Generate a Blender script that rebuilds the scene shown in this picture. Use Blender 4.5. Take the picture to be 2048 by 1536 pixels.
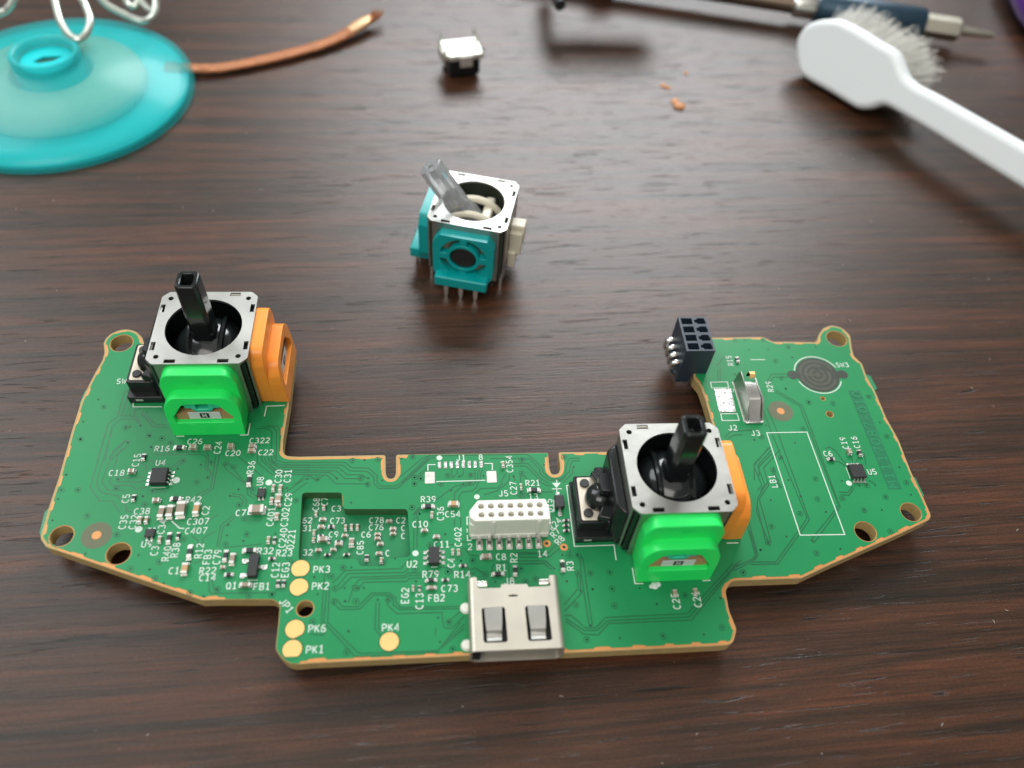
# A game-pad circuit board on a dark wood table, with a loose thumbstick, a wick spool, a brush and a driver around it.
# Lengths below are millimetres in the board's axes (table top at z = 0); MM turns them into scene metres.
import bpy, bmesh, math, random
from mathutils import Vector, Matrix
from mathutils.geometry import tessellate_polygon
MM = 0.001
BT = 4.3            # board's upper face above the table
rnd = random.Random(7)
R = math.radians
scene = bpy.context.scene
COL = scene.collection
for _o in list(bpy.data.objects): bpy.data.objects.remove(_o)

# ------------------------------------------------------------------ camera
cam_d = bpy.data.cameras.new('camera'); cam = bpy.data.objects.new('camera', cam_d); COL.objects.link(cam)
_r = Vector((0.99584153, -0.06520378, 0.06362478)); _u = Vector((0.0127556, 0.79130215, 0.61129224)); _d = Vector((0.09020499, 0.60793862, -0.78884326))
cam.matrix_world = Matrix(((_r.x, _u.x, -_d.x, -8.6393*MM), (_r.y, _u.y, -_d.y, -99.5076*MM), (_r.z, _u.z, -_d.z, 99.7068*MM), (0, 0, 0, 1)))
cam_d.sensor_width = 36; cam_d.lens = 28.44; cam_d.clip_start = 0.005; cam_d.clip_end = 10
cam_d.dof.use_dof = True; cam_d.dof.focus_distance = 0.113; cam_d.dof.aperture_fstop = 15.5
scene.camera = cam
scene.render.resolution_x, scene.render.resolution_y = 1024, 768

# ------------------------------------------------------------------ light
world = bpy.data.worlds.new('World'); scene.world = world; world.use_nodes = True
bg = world.node_tree.nodes['Background']; bg.inputs[0].default_value = (1.0, 0.985, 0.95, 1); bg.inputs[1].default_value = 0.26
def area(name, loc, target, sx, sy, power, col):
    l = bpy.data.lights.new(name, 'AREA'); l.shape = 'RECTANGLE'; l.size = sx; l.size_y = sy; l.energy = power; l.color = col
    o = bpy.data.objects.new(name, l); COL.objects.link(o); o.location = loc
    o.rotation_euler = (Vector(target)-Vector(loc)).to_track_quat('-Z', 'Y').to_euler()
    return o
area('window_light', (0.24, 1.12, 0.84), (0.0, 0.02, 0), 0.85, 0.55, 19, (0.95, 0.98, 1.0))
area('second_window_light', (-0.75, 0.55, 0.95), (-0.02, -0.02, 0), 0.6, 0.8, 7, (0.93, 0.98, 1.0))
area('overhead_fill_light', (0.05, -0.15, 1.3), (0, -0.03, 0), 1.0, 1.0, 2.2, (1.0, 0.95, 0.88))  # added soft overhead fill, lifts the upward metal faces
area('front_fill_light', (-0.28, -0.72, 1.05), (0, 0, 0), 0.8, 0.7, 8.5, (1.0, 0.96, 0.90))  # added fill from behind the camera, brightens the front faces
scene.view_settings.view_transform = 'Standard'; scene.view_settings.look = 'None'; scene.view_settings.exposure = 0.0; scene.view_settings.gamma = 1
scene.render.engine = 'CYCLES'
try:
    scene.cycles.use_denoising = True; scene.cycles.max_bounces = 10; scene.cycles.transparent_max_bounces = 12
except Exception: pass

# ------------------------------------------------------------------ helpers
class MB:
    """collects solids; build() links them as one mesh object"""
    def __init__(s): s.v = []; s.f = []
    def add(s, vs, fs, M=None):
        b = len(s.v)
        for p in vs:
            p = Vector(p)
            s.v.append(tuple(M @ p) if M else tuple(p))
        s.f += [tuple(b+i for i in f) for f in fs]; return s
    def box(s, x0, x1, y0, y1, z0, z1, M=None):
        return s.add([(x0,y0,z0),(x1,y0,z0),(x1,y1,z0),(x0,y1,z0),(x0,y0,z1),(x1,y0,z1),(x1,y1,z1),(x0,y1,z1)],
                     [(3,2,1,0),(4,5,6,7),(0,1,5,4),(1,2,6,5),(2,3,7,6),(3,0,4,7)], M)
    def ext(s, outer, z0, z1, holes=(), M=None, top=None):
        """prism over a polygon with holes; top(x, y) may replace z1"""
        loops = [list(outer)]+[list(h) for h in holes]
        pts = [p for l in loops for p in l]; n = len(pts)
        zt = [(top(*p) if top else z1) for p in pts]
        vs = [(p[0], p[1], z0) for p in pts]+[(p[0], p[1], zt[i]) for i, p in enumerate(pts)]
        fs = []
        if len(loops) == 1: caps = [tuple(range(n))]
        elif len(loops) == 2: caps = keyhole(loops[0], loops[1])
        else: caps = tessellate_polygon([[Vector((p[0], p[1], 0)) for p in l] for l in loops])
        for c in caps: fs.append(tuple(i+n for i in c)); fs.append(tuple(reversed(c)))
        b = 0
        for l in loops:
            m = len(l)
            for i in range(m):
                j = (i+1) % m; fs.append((b+i, b+j, b+j+n, b+i+n))
            b += m
        return s.add(vs, fs, M)
    def cyl(s, x, y, r, z0, z1, seg=20, M=None, r1=None):
        r1 = r if r1 is None else r1
        vs = [(x+r*math.cos(2*math.pi*i/seg), y+r*math.sin(2*math.pi*i/seg), z0) for i in range(seg)]
        vs += [(x+r1*math.cos(2*math.pi*i/seg), y+r1*math.sin(2*math.pi*i/seg), z1) for i in range(seg)]
        fs = [tuple(range(seg-1, -1, -1)), tuple(range(seg, 2*seg))]+[(i, (i+1) % seg, (i+1) % seg+seg, i+seg) for i in range(seg)]
        return s.add(vs, fs, M)
    def lathe(s, prof, seg=64, M=None, closed=True):
        vs = []; n = len(prof)
        for i in range(seg):
            a = 2*math.pi*i/seg
            vs += [(r*math.cos(a), r*math.sin(a), z) for r, z in prof]
        fs = []
        for i in range(seg):
            k = (i+1) % seg
            for j in range(n if closed else n-1):
                m = (j+1) % n; fs.append((i*n+j, k*n+j, k*n+m, i*n+m))
        return s.add(vs, fs, M)
    def tube(s, path, rad, seg=10, M=None, squash=None):
        P = [Vector(p) for p in path]; n = len(P); vs = []; up = None
        for i, p in enumerate(P):
            t = (P[min(i+1, n-1)]-P[max(i-1, 0)]).normalized()
            if up is None: up = Vector((0, 0, 1)) if abs(t.z) < .9 else Vector((0, 1, 0))
            a = t.cross(up).normalized(); b = a.cross(t).normalized(); up = b
            r = rad[i] if isinstance(rad, (list, tuple)) else rad
            for k in range(seg):
                c, q = math.cos(2*math.pi*k/seg), math.sin(2*math.pi*k/seg)
                if squash: vs.append(tuple(p+a*(c*r)+b*(q*r*squash)))
                else: vs.append(tuple(p+(a*c+b*q)*r))
        fs = [tuple(range(seg-1, -1, -1)), tuple((n-1)*seg+k for k in range(seg))]
        for i in range(n-1):
            for k in range(seg):
                m = (k+1) % seg; fs.append((i*seg+k, i*seg+m, (i+1)*seg+m, (i+1)*seg+k))
        return s.add(vs, fs, M)
    def ribbon(s, pts, w, z, closed=False, M=None):
        """flat mitred line"""
        P = [Vector((p[0], p[1])) for p in pts]
        if closed and (P[0]-P[-1]).length < 1e-6: P.pop()
        n = len(P); vs = []
        for i in range(n):
            a = P[i]-P[i-1] if (i > 0 or closed) else P[1]-P[0]
            b = P[(i+1) % n]-P[i] if (i < n-1 or closed) else a
            if i == 0 and not closed: a = b
            a = a.normalized(); b = b.normalized()
            na, nb = Vector((-a.y, a.x)), Vector((-b.y, b.x)); m = na+nb
            if m.length < .05: m = na
            m.normalize(); k = w/2/max(.45, m.dot(na))
            q = P[i]+m*k; vs.append((q.x, q.y, z)); q = P[i]-m*k; vs.append((q.x, q.y, z))
        fs = [(2*i+1, 2*(i+1)+1, 2*(i+1), 2*i) for i in range(n-1)]
        if closed: fs.append((2*n-1, 1, 0, 2*n-2))
        return s.add(vs, fs, M)
    def flat(s, poly, z, M=None): return s.add([(p[0], p[1], z) for p in poly], [tuple(range(len(poly)))], M)
    def mesh(s, name, mat, recalc=True, smooth=35):
        me = bpy.data.meshes.new(name); me.from_pydata([(x*MM, y*MM, z*MM) for x, y, z in s.v], [], s.f)
        if recalc:
            bm = bmesh.new(); bm.from_mesh(me); bmesh.ops.recalc_face_normals(bm, faces=bm.faces); bm.to_mesh(me); bm.free()
        if smooth:
            me.polygons.foreach_set('use_smooth', [True]*len(me.polygons)); me.set_sharp_from_angle(angle=R(smooth))
        me.materials.append(mat); me.update(); return me
    def build(s, name, mat, parent=None, loc=(0,0,0), rot=(0,0,0), bevel=0, seg=2, recalc=True, smooth=35):
        me = s.mesh(name, mat, recalc, smooth)
        return inst(name, me, parent, loc, rot, bevel, seg)
def inst(name, me, parent=None, loc=(0,0,0), rot=(0,0,0), bevel=0, seg=2, scale=None):
    o = bpy.data.objects.new(name, me); COL.objects.link(o)
    o.parent = parent; o.location = Vector(loc)*MM; o.rotation_euler = rot
    if scale: o.scale = scale
    if bevel:
        b = o.modifiers.new('bevel', 'BEVEL'); b.width = bevel*MM; b.segments = seg; b.limit_method = 'ANGLE'; b.angle_limit = R(38); b.harden_normals = False
    return o
def empty(name, loc=(0,0,0), rotz=0, parent=None):
    o = bpy.data.objects.new(name, None); COL.objects.link(o); o.location = Vector(loc)*MM; o.rotation_euler = (0, 0, rotz); o.parent = parent
    o.empty_display_size = .002; return o
def tag(o, label=None, cat=None, group=None, kind=None):
    for k, v in (('label', label), ('category', cat), ('group', group), ('kind', kind)):
        if v: o[k] = v
    return o
def keyhole(A, B):
    """two faces for a ring between polygon A and hole B"""
    n, m = len(A), len(B)
    def area_(P): return sum(P[i][0]*P[(i+1) % len(P)][1]-P[(i+1) % len(P)][0]*P[i][1] for i in range(len(P)))
    bi = list(range(m))
    if area_(A)*area_(B) < 0: bi.reverse()
    def near(p, q): return min(range(n), key=lambda i: (A[i][0]-p[0])**2+(A[i][1]-p[1])**2)
    j0 = min(range(m), key=lambda k: B[bi[k]][0]); j1 = max(range(m), key=lambda k: B[bi[k]][0])
    i0, i1 = near(B[bi[j0]], 0), near(B[bi[j1]], 0)
    if i0 == i1: i1 = (i0+n//2) % n
    def arc(a, b, k):
        o = [a]
        while a != b: a = (a+1) % k; o.append(a)
        return o
    f1 = arc(i0, i1, n)+[n+bi[q] for q in reversed(arc(j0, j1, m))]
    f2 = arc(i1, i0, n)+[n+bi[q] for q in reversed(arc(j1, j0, m))]
    return [tuple(f1), tuple(f2)]
def circle(x, y, r, seg=32, a0=0): return [(x+r*math.cos(a0+2*math.pi*i/seg), y+r*math.sin(a0+2*math.pi*i/seg)) for i in range(seg)]
def rrect(x0, x1, y0, y1, r, seg=4): return fillet([(x0,y0,r),(x1,y0,r),(x1,y1,r),(x0,y1,r)], seg)
def fillet(pts, seg=5):
    out = []; n = len(pts)
    for i in range(n):
        p = Vector(pts[i][:2]); a = Vector(pts[i-1][:2])-p; b = Vector(pts[(i+1) % n][:2])-p; r = pts[i][2]
        la, lb = a.length, b.length; a.normalize(); b.normalize()
        ang = a.angle(b); t = r/max(.01, math.tan(ang/2)); t = min(t, la*.48, lb*.48)
        if t < .01 or ang > 3.1: out.append((p.x, p.y)); continue
        for k in range(seg+1):
            u = k/seg; q = (p+a*t)*(1-u)**2+p*2*u*(1-u)+(p+b*t)*u*u; out.append((q.x, q.y))
    return out
def resample(poly, step):
    out = []; n = len(poly)
    for i in range(n):
        a, b = Vector(poly[i]), Vector(poly[(i+1) % n]); k = max(1, int((b-a).length/step))
        out += [tuple(a.lerp(b, q/k)) for q in range(k)]
    return out
def smooth_path(P, k=6):
    P = [Vector(p) for p in P]; out = []
    for i in range(len(P)-1):
        a, b, c, d = P[max(i-1,0)], P[i], P[i+1], P[min(i+2,len(P)-1)]
        for q in range(k):
            t = q/k; out.append(.5*((2*b)+(c-a)*t+(2*a-5*b+4*c-d)*t*t+(3*b-a-3*c+d)*t**3))
    return out+[P[-1]]

# ------------------------------------------------------------------ materials
MATS = {}
def mat(name, col, rough=.5, metal=0, vary=.06, scale=400, bump=0, bscale=2000, coat=0, trans=0, ior=1.45, spec=.5, sss=0, rvar=.08, stretch=None):
    m = bpy.data.materials.new(name); m.use_nodes = True; nt = m.node_tree; N = nt.nodes; L = nt.links
    b = N['Principled BSDF']; MATS[name] = m
    tc = N.new('ShaderNodeTexCoord'); no = N.new('ShaderNodeTexNoise'); no.inputs['Scale'].default_value = scale; no.inputs['Detail'].default_value = 6
    src = tc.outputs['Object']
    if stretch:
        mp = N.new('ShaderNodeMapping'); mp.inputs['Scale'].default_value = stretch; L.new(src, mp.inputs[0]); src = mp.outputs[0]
    L.new(src, no.inputs['Vector'])
    mx = N.new('ShaderNodeMix'); mx.data_type = 'RGBA'
    mx.inputs[6].default_value = tuple(c*(1-vary) for c in col)+(1,); mx.inputs[7].default_value = tuple(min(1, c*(1+vary)) for c in col)+(1,)
    L.new(no.outputs['Fac'], mx.inputs[0]); L.new(mx.outputs[2], b.inputs['Base Color'])
    mr = N.new('ShaderNodeMapRange'); mr.inputs[3].default_value = max(.02, rough-rvar); mr.inputs[4].default_value = min(1, rough+rvar)
    L.new(no.outputs['Fac'], mr.inputs[0]); L.new(mr.outputs[0], b.inputs['Roughness'])
    b.inputs['Metallic'].default_value = metal; b.inputs['Coat Weight'].default_value = coat; b.inputs['Coat Roughness'].default_value = .15
    b.inputs['Transmission Weight'].default_value = trans; b.inputs['IOR'].default_value = ior; b.inputs['Specular IOR Level'].default_value = spec
    if sss: b.inputs['Subsurface Weight'].default_value = sss; b.inputs['Subsurface Radius'].default_value = (.9, .9, .9); b.inputs['Subsurface Scale'].default_value = .0006
    if bump:
        n2 = N.new('ShaderNodeTexNoise'); n2.inputs['Scale'].default_value = bscale; n2.inputs['Detail'].default_value = 4; L.new(src, n2.inputs['Vector'])
        bp = N.new('ShaderNodeBump'); bp.inputs['Strength'].default_value = bump; bp.inputs['Distance'].default_value = .0002
        L.new(n2.outputs['Fac'], bp.inputs['Height']); L.new(bp.outputs[0], b.inputs['Normal'])
    return m
def hexlin(r, g, b):
    f = lambda c: (c/255/12.92 if c/255 <= .04045 else ((c/255+.055)/1.055)**2.4)
    return (f(r), f(g), f(b))
mat('mask', (.007, .225, .072), .42, vary=.16, scale=60, bump=.05, bscale=700, coat=.06, spec=.42, rvar=.17)
mat('mask_floor', (.007, .20, .068), .4, vary=.16, scale=80, bump=.03, coat=.2)
mat('trace_gap', (.004, .115, .038), .42, vary=.1, coat=.2)
mat('strip', (.006, .155, .062), .4, vary=.12, coat=.2)
mat('strip_text', (.012, .22, .088), .4, vary=.12, coat=.2)
mat('via', (.004, .03, .014), .5, vary=.3)
mat('laminate', (.42, .31, .13), .6, vary=.22, scale=900, bump=.25, bscale=5000)
mat('copper', (.62, .27, .09), .42, metal=.25, vary=.14, scale=500)
mat('gold', (.86, .52, .19), .45, metal=.25, vary=.05, scale=300, bump=.03, bscale=500)
mat('silk', (.56, .67, .58), .6, vary=.10, scale=3000)
mat('solder', (.66, .66, .62), .26, metal=.85, vary=.15, scale=1500, bump=.35, bscale=1800)
mat('tin', (.62, .61, .56), .38, metal=.55, vary=.12, scale=1500)
mat('cap_tan', (.36, .28, .20), .5, vary=.15, scale=1500)
mat('cap_brown', (.30, .24, .18), .5, vary=.15, scale=1500)
mat('cap_orange', (.50, .30, .15), .5, vary=.15, scale=1500)
mat('chip', (.022, .024, .024), .42, vary=.3, scale=1200, bump=.15, bscale=6000)
mat('black_plastic', (.008, .010, .011), .28, vary=.25, scale=500, bump=.05, bscale=1500)
mat('black_stick', (.010, .013, .013), .16, vary=.25, scale=400, bump=.08, bscale=700, coat=.3)
mat('header_plastic', (.022, .036, .055), .42, vary=.15, scale=600, bump=.05)
mat('green_plastic', (.022, .82, .15), .34, vary=.05, scale=200, sss=.25, bump=.03, bscale=800)
mat('orange_plastic', (.95, .32, .040), .36, vary=.05, scale=200, sss=.25, bump=.03, bscale=800)
mat('red_plastic', (.70, .04, .015), .35, sss=.2)
mat('teal_plastic', (.0, .34, .34), .3, vary=.06, scale=200, sss=.1)
mat('mint_plastic', (.03, .62, .36), .35, sss=.2)
mat('cream_plastic', (.72, .68, .55), .4, vary=.06, sss=.2)
mat('white_nylon', (.80, .80, .72), .42, vary=.05, scale=400, sss=.4)
mat('steel', (.43, .43, .40), .41, metal=.92, vary=.26, scale=110, bump=.14, bscale=600, rvar=.16)
mat('bright_steel', (.82, .81, .76), .24, metal=1, vary=.08, scale=500, bump=.05)
mat('nickel', (.58, .545, .46), .44, metal=.85, vary=.06, scale=250, bump=.05, bscale=500)
mat('plate', (.60, .55, .45), .5, metal=.45, vary=.05, scale=500)
mat('tan_card', (.42, .25, .12), .6)
mat('label_paper', (.62, .68, .66), .6)
mat('ink', (.02, .025, .02), .6)
mat('dark', (.004, .006, .005), .6)
mat('carbon', (.11, .125, .065), .45, vary=.2, scale=700)
mat('carbon_dark', (.032, .040, .028), .45, vary=.25, scale=700)
mat('brush_white', (.88, .94, .96), .3, vary=.02, scale=60, coat=.3, sss=.1)
mat('bristle', (.86, .86, .81), .5, trans=.5, vary=.12, scale=600)
mat('navy_metal', (.022, .055, .085), .38, metal=.4, vary=.1)
mat('bit_steel', (.42, .40, .33), .38, metal=.9, vary=.1)
mat('bronze_rod', (.16, .12, .09), .4, metal=.8, vary=.2)
mat('purple', (.09, .015, .22), .3, vary=.1, coat=.3)
mat('wire', (.58, .62, .55), .3, metal=.7, vary=.1)
mat('crumb', (.52, .22, .07), .5, sss=.3, vary=.2, scale=2000)
mat('clear', (.84, .87, .90), .22, trans=.80, ior=1.49, vary=.02)
mat('spool_floor', (.0, .58, .61), .4)
mat('contact_grey', (.062, .068, .046), .45, vary=.2, scale=700)
mat('recess_wall', (.035, .12, .04), .6, vary=.3, scale=900)
mat('braid_end', (.55, .33, .17), .4, metal=.5, vary=.45, scale=1200)
mat('lint', (.55, .48, .42), .8, vary=.3)
mat('coil', (.92, .52, .38), .5, vary=.15, scale=900)
mat('braid_solder', (.75, .68, .55), .4, metal=.6, vary=.25, scale=1500)
def m_braid():
    m = mat('braid', (.50, .20, .085), .45, metal=.35, vary=.3, scale=700); nt = m.node_tree; N = nt.nodes; L = nt.links; b = N['Principled BSDF']
    uv = N.new('ShaderNodeTexCoord'); w = N.new('ShaderNodeTexWave'); w.inputs['Scale'].default_value = 900; w.bands_direction = 'DIAGONAL'; w.inputs['Distortion'].default_value = 3
    L.new(uv.outputs['Object'], w.inputs[0]); bp = N.new('ShaderNodeBump'); bp.inputs['Strength'].default_value = .8; bp.inputs['Distance'].default_value = .0003
    L.new(w.outputs['Fac'], bp.inputs['Height']); L.new(bp.outputs[0], b.inputs['Normal'])
m_braid()
def m_spool():
    m = mat('spool_teal', (.06, .70, .72), .32, vary=.06, scale=40); nt = m.node_tree; N = nt.nodes; L = nt.links; b = N['Principled BSDF']; o = N['Material Output']
    tr = N.new('ShaderNodeBsdfTransparent'); tr.inputs[0].default_value = (.86, .98, .97, 1)
    tl = N.new('ShaderNodeBsdfTranslucent'); tl.inputs[0].default_value = (.0, .75, .78, 1)
    m1 = N.new('ShaderNodeMixShader'); m1.inputs[0].default_value = .35; L.new(b.outputs[0], m1.inputs[1]); L.new(tl.outputs[0], m1.inputs[2])
    m2 = N.new('ShaderNodeMixShader'); m2.inputs[0].default_value = .68; L.new(m1.outputs[0], m2.inputs[1]); L.new(tr.outputs[0], m2.inputs[2])
    L.new(m2.outputs[0], o.inputs[0])
m_spool()
M0 = MATS['spool_teal'].copy(); M0.name = 'spool_ring'; MATS['spool_ring'] = M0; [n for n in M0.node_tree.nodes if n.type == 'MIX_SHADER'][1].inputs[0].default_value = .35
MATS['spool_teal'].node_tree.nodes['Principled BSDF'].inputs['Coat Weight'].default_value = .5
def m_wood():
    m = bpy.data.materials.new('wood'); m.use_nodes = True; nt = m.node_tree; N = nt.nodes; L = nt.links; b = N['Principled BSDF']; MATS['wood'] = m
    tc = N.new('ShaderNodeTexCoord')
    def mapping(sc, rot=-.035):
        r = N.new('ShaderNodeMapping'); r.inputs['Rotation'].default_value = (0, 0, rot); L.new(tc.outputs['Object'], r.inputs[0])
        s = N.new('ShaderNodeMapping'); s.inputs['Scale'].default_value = sc; L.new(r.outputs[0], s.inputs[0]); return s.outputs[0]
    def noise(vec, scale, det=6, rough=.6, dist=0):
        n = N.new('ShaderNodeTexNoise'); n.inputs['Scale'].default_value = scale; n.inputs['Detail'].default_value = det; n.inputs['Roughness'].default_value = rough; n.inputs['Distortion'].default_value = dist
        L.new(vec, n.inputs['Vector']); return n.outputs['Fac']
    def ramp(f, stops):
        r = N.new('ShaderNodeValToRGB'); e = r.color_ramp.elements
        while len(e) < len(stops): e.new(.5)
        for i, (p, c) in enumerate(stops): e[i].position = p; e[i].color = tuple(c)+(1,) if len(c) == 3 else c
        L.new(f, r.inputs[0]); return r.outputs[0]
    def mixc(f, a, c, mode='MIX'):
        x = N.new('ShaderNodeMix'); x.data_type = 'RGBA'; x.blend_type = mode
        if isinstance(f, float): x.inputs[0].default_value = f
        else: L.new(f, x.inputs[0])
        L.new(a, x.inputs[6])
        if isinstance(c, tuple): x.inputs[7].default_value = c
        else: L.new(c, x.inputs[7])
        return x.outputs[2]
    bands = noise(mapping((13, 420, 1)), 1, 6, .6, .8)            # broad bands along the grain
    fine = noise(mapping((90, 2600, 1)), 1, 7, .7, .4)            # fine streaks
    patch = noise(mapping((22, 60, 1)), 1, 3, .5)
    c1 = ramp(bands, [(.26, (.0140, .0092, .0058)), (.41, (.0270, .0152, .0088)), (.54, (.053, .0228, .0116)), (.70, (.086, .0325, .0145))])
    c2 = ramp(fine, [(.28, (.48, .50, .51)), (.5, (1, 1, 1)), (.74, (1.55, 1.42, 1.30))])
    col = mixc(1.0, c1, c2, 'MULTIPLY')
    c3 = ramp(patch, [(.3, (.80, .84, .86)), (.7, (1.15, 1.05, 1.0))]); col = mixc(1.0, col, c3, 'MULTIPLY')
    pores = noise(mapping((110, 1900, 1), -.05), 1, 3, .5, .8)
    pm = ramp(pores, [(.30, (1, 1, 1)), (.37, (0, 0, 0))])
    col = mixc(pm, col, (.010, .007, .005, 1))
    dust = noise(mapping((1, 1, 1)), 2600, 2, .5); dm = ramp(dust, [(.735, (0, 0, 0)), (.80, (.5, .5, .5))]); col = mixc(dm, col, (.35, .28, .22, 1))
    d2 = noise(mapping((600, 2400, 1), .2), 1, 2, .5); dm2 = ramp(d2, [(.76, (0, 0, 0)), (.84, (.55, .55, .55))]); col = mixc(dm2, col, (.30, .22, .16, 1))
    grit = noise(mapping((2.2, 5, 1)), 1100, 3, .7); gm = ramp(grit, [(.32, (.70, .70, .70)), (.5, (1, 1, 1)), (.70, (1.38, 1.34, 1.30))]); col = mixc(1.0, col, gm, 'MULTIPLY')
    blot = noise(mapping((1, 1, 1)), 38, 4, .6); dm3 = ramp(blot, [(.35, (.86, .88, .90)), (.65, (1.10, 1.06, 1.03))]); col = mixc(1.0, col, dm3, 'MULTIPLY')
    L.new(col, b.inputs['Base Color'])
    rr = N.new('ShaderNodeMapRange'); rr.inputs[3].default_value = .29; rr.inputs[4].default_value = .43; L.new(fine, rr.inputs[0]); L.new(rr.outputs[0], b.inputs['Roughness'])
    b.inputs['Specular IOR Level'].default_value = .44
    h = N.new('ShaderNodeMath'); h.operation = 'SUBTRACT'; L.new(fine, h.inputs[0]); L.new(pm, h.inputs[1])
    bp = N.new('ShaderNodeBump'); bp.inputs['Strength'].default_value = .35; bp.inputs['Distance'].default_value = .00012; L.new(h.outputs[0], bp.inputs['Height']); L.new(bp.outputs[0], b.inputs['Normal'])
m_wood()
M = MATS

# ------------------------------------------------------------------ measured layout (mm)
OUTLINE=[(-58.4,-17.27,0.5),(-58.27,-16.28,1),(-57.75,-15.39,1.5),(-56.74,-14.7,2),(-55.55,-14.51,2),(-54.2,-15.02,2),(-53.09,-16.14,1.5),(-52.52,-17.53,1),(-52.7,-18.41,0.5),(-51.37,-18.91,0.8),(-30.15,-18.77,1.2),(-30.09,-29.0,0.5),(-30.28,-35.28,0.5),(-30.07,-37.92,2.0),(-27.7,-38.06,0.3),(-16.1,-38.07,0.35),(-16.01,-41.0,0.9),(-15.72,-41.88,0.8),(-14.84,-41.9,0.8),(-14.59,-41.04,0.9),(-14.66,-38.05,0.35),(6.56,-38.24,0.35),(6.52,-40.87,0.9),(6.71,-41.84,0.8),(7.69,-41.79,0.8),(8.07,-40.83,0.9),(8.05,-38.19,0.35),(15.13,-38.27,0.3),(31.54,-38.16,2.0),(31.29,-32.97,0.4),(31.21,-29.48,0.8),(31.0,-26.83,1),(30.25,-25.17,1.2),(32.31,-17.2,0.8),(35.27,-17.12,0.3),(43.31,-17.04,0.8),(44.78,-18.06,0.8),(52.05,-18.24,0.8),(52.91,-16.55,0.8),(54.07,-15.26,1),(55.63,-14.61,1.5),(57.24,-15.17,1.5),(58.07,-16.81,1),(57.41,-19.78,1),(57.26,-21.23,0.8),(58.06,-22.78,0.8),(57.93,-25.3,0.6),(58.3,-28.63,0.5),(58.27,-33.15,0.5),(58.73,-37.23,0.3),(58.55,-42.72,0.3),(58.75,-47.37,0.3),(58.79,-50.2,1.4),(53.45,-52.31,0.3),(41.95,-56.57,0.3),(37.73,-58.23,0.6),(28.35,-58.23,1.6),(27.3,-59.61,1),(27.17,-62.12,0.5),(27.55,-64.57,1.2),(26.66,-66.41,2.0),(25.01,-66.52,0.3),(6.81,-66.6,0.3),(-5.9,-66.41,0.3),(-23.82,-66.51,0.3),(-26.43,-66.63,3.0),(-28.05,-64.81,2.5),(-28.06,-63.62,0.4),(-28.07,-61.43,0.3),(-28.13,-59.18,1.3),(-29.09,-58.57,1.0),(-35.57,-58.32,0.3),(-37.45,-58.31,0.8),(-45.8,-55.1,0.3),(-54.44,-51.75,0.3),(-57.54,-50.56,1),(-58.58,-49.36,1.2),(-58.71,-44.89,0.3),(-58.66,-40.18,0.3),(-58.91,-32.98,0.3),(-58.93,-28.11,0.4),(-58.55,-24.91,0.4),(-58.2,-22.62,0.4),(-57.78,-20.56,0.8),(-57.85,-19.02,0.8)]
POCKET=[(-26.92,-43.73),(-21.67,-43.88),(-21.32,-46.38),(-12.96,-46.63),(-12.49,-53.47),(-15.32,-53.65),(-15.55,-54.66),(-18.85,-54.55),(-19.15,-53.52),(-26.47,-53.46)]
HOLES=[(-55.81,-17.3,1.6),(55.55,-17.54,1.6),(-56.06,-49.16,1.42),(-48.59,-51.81,1.45),(56.07,-49.18,1.4),(48.56,-51.92,1.45),(-25.1,-59.87,1.0),(49.54,-29.53,0.3),(49.7,-32.43,0.5)]
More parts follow.
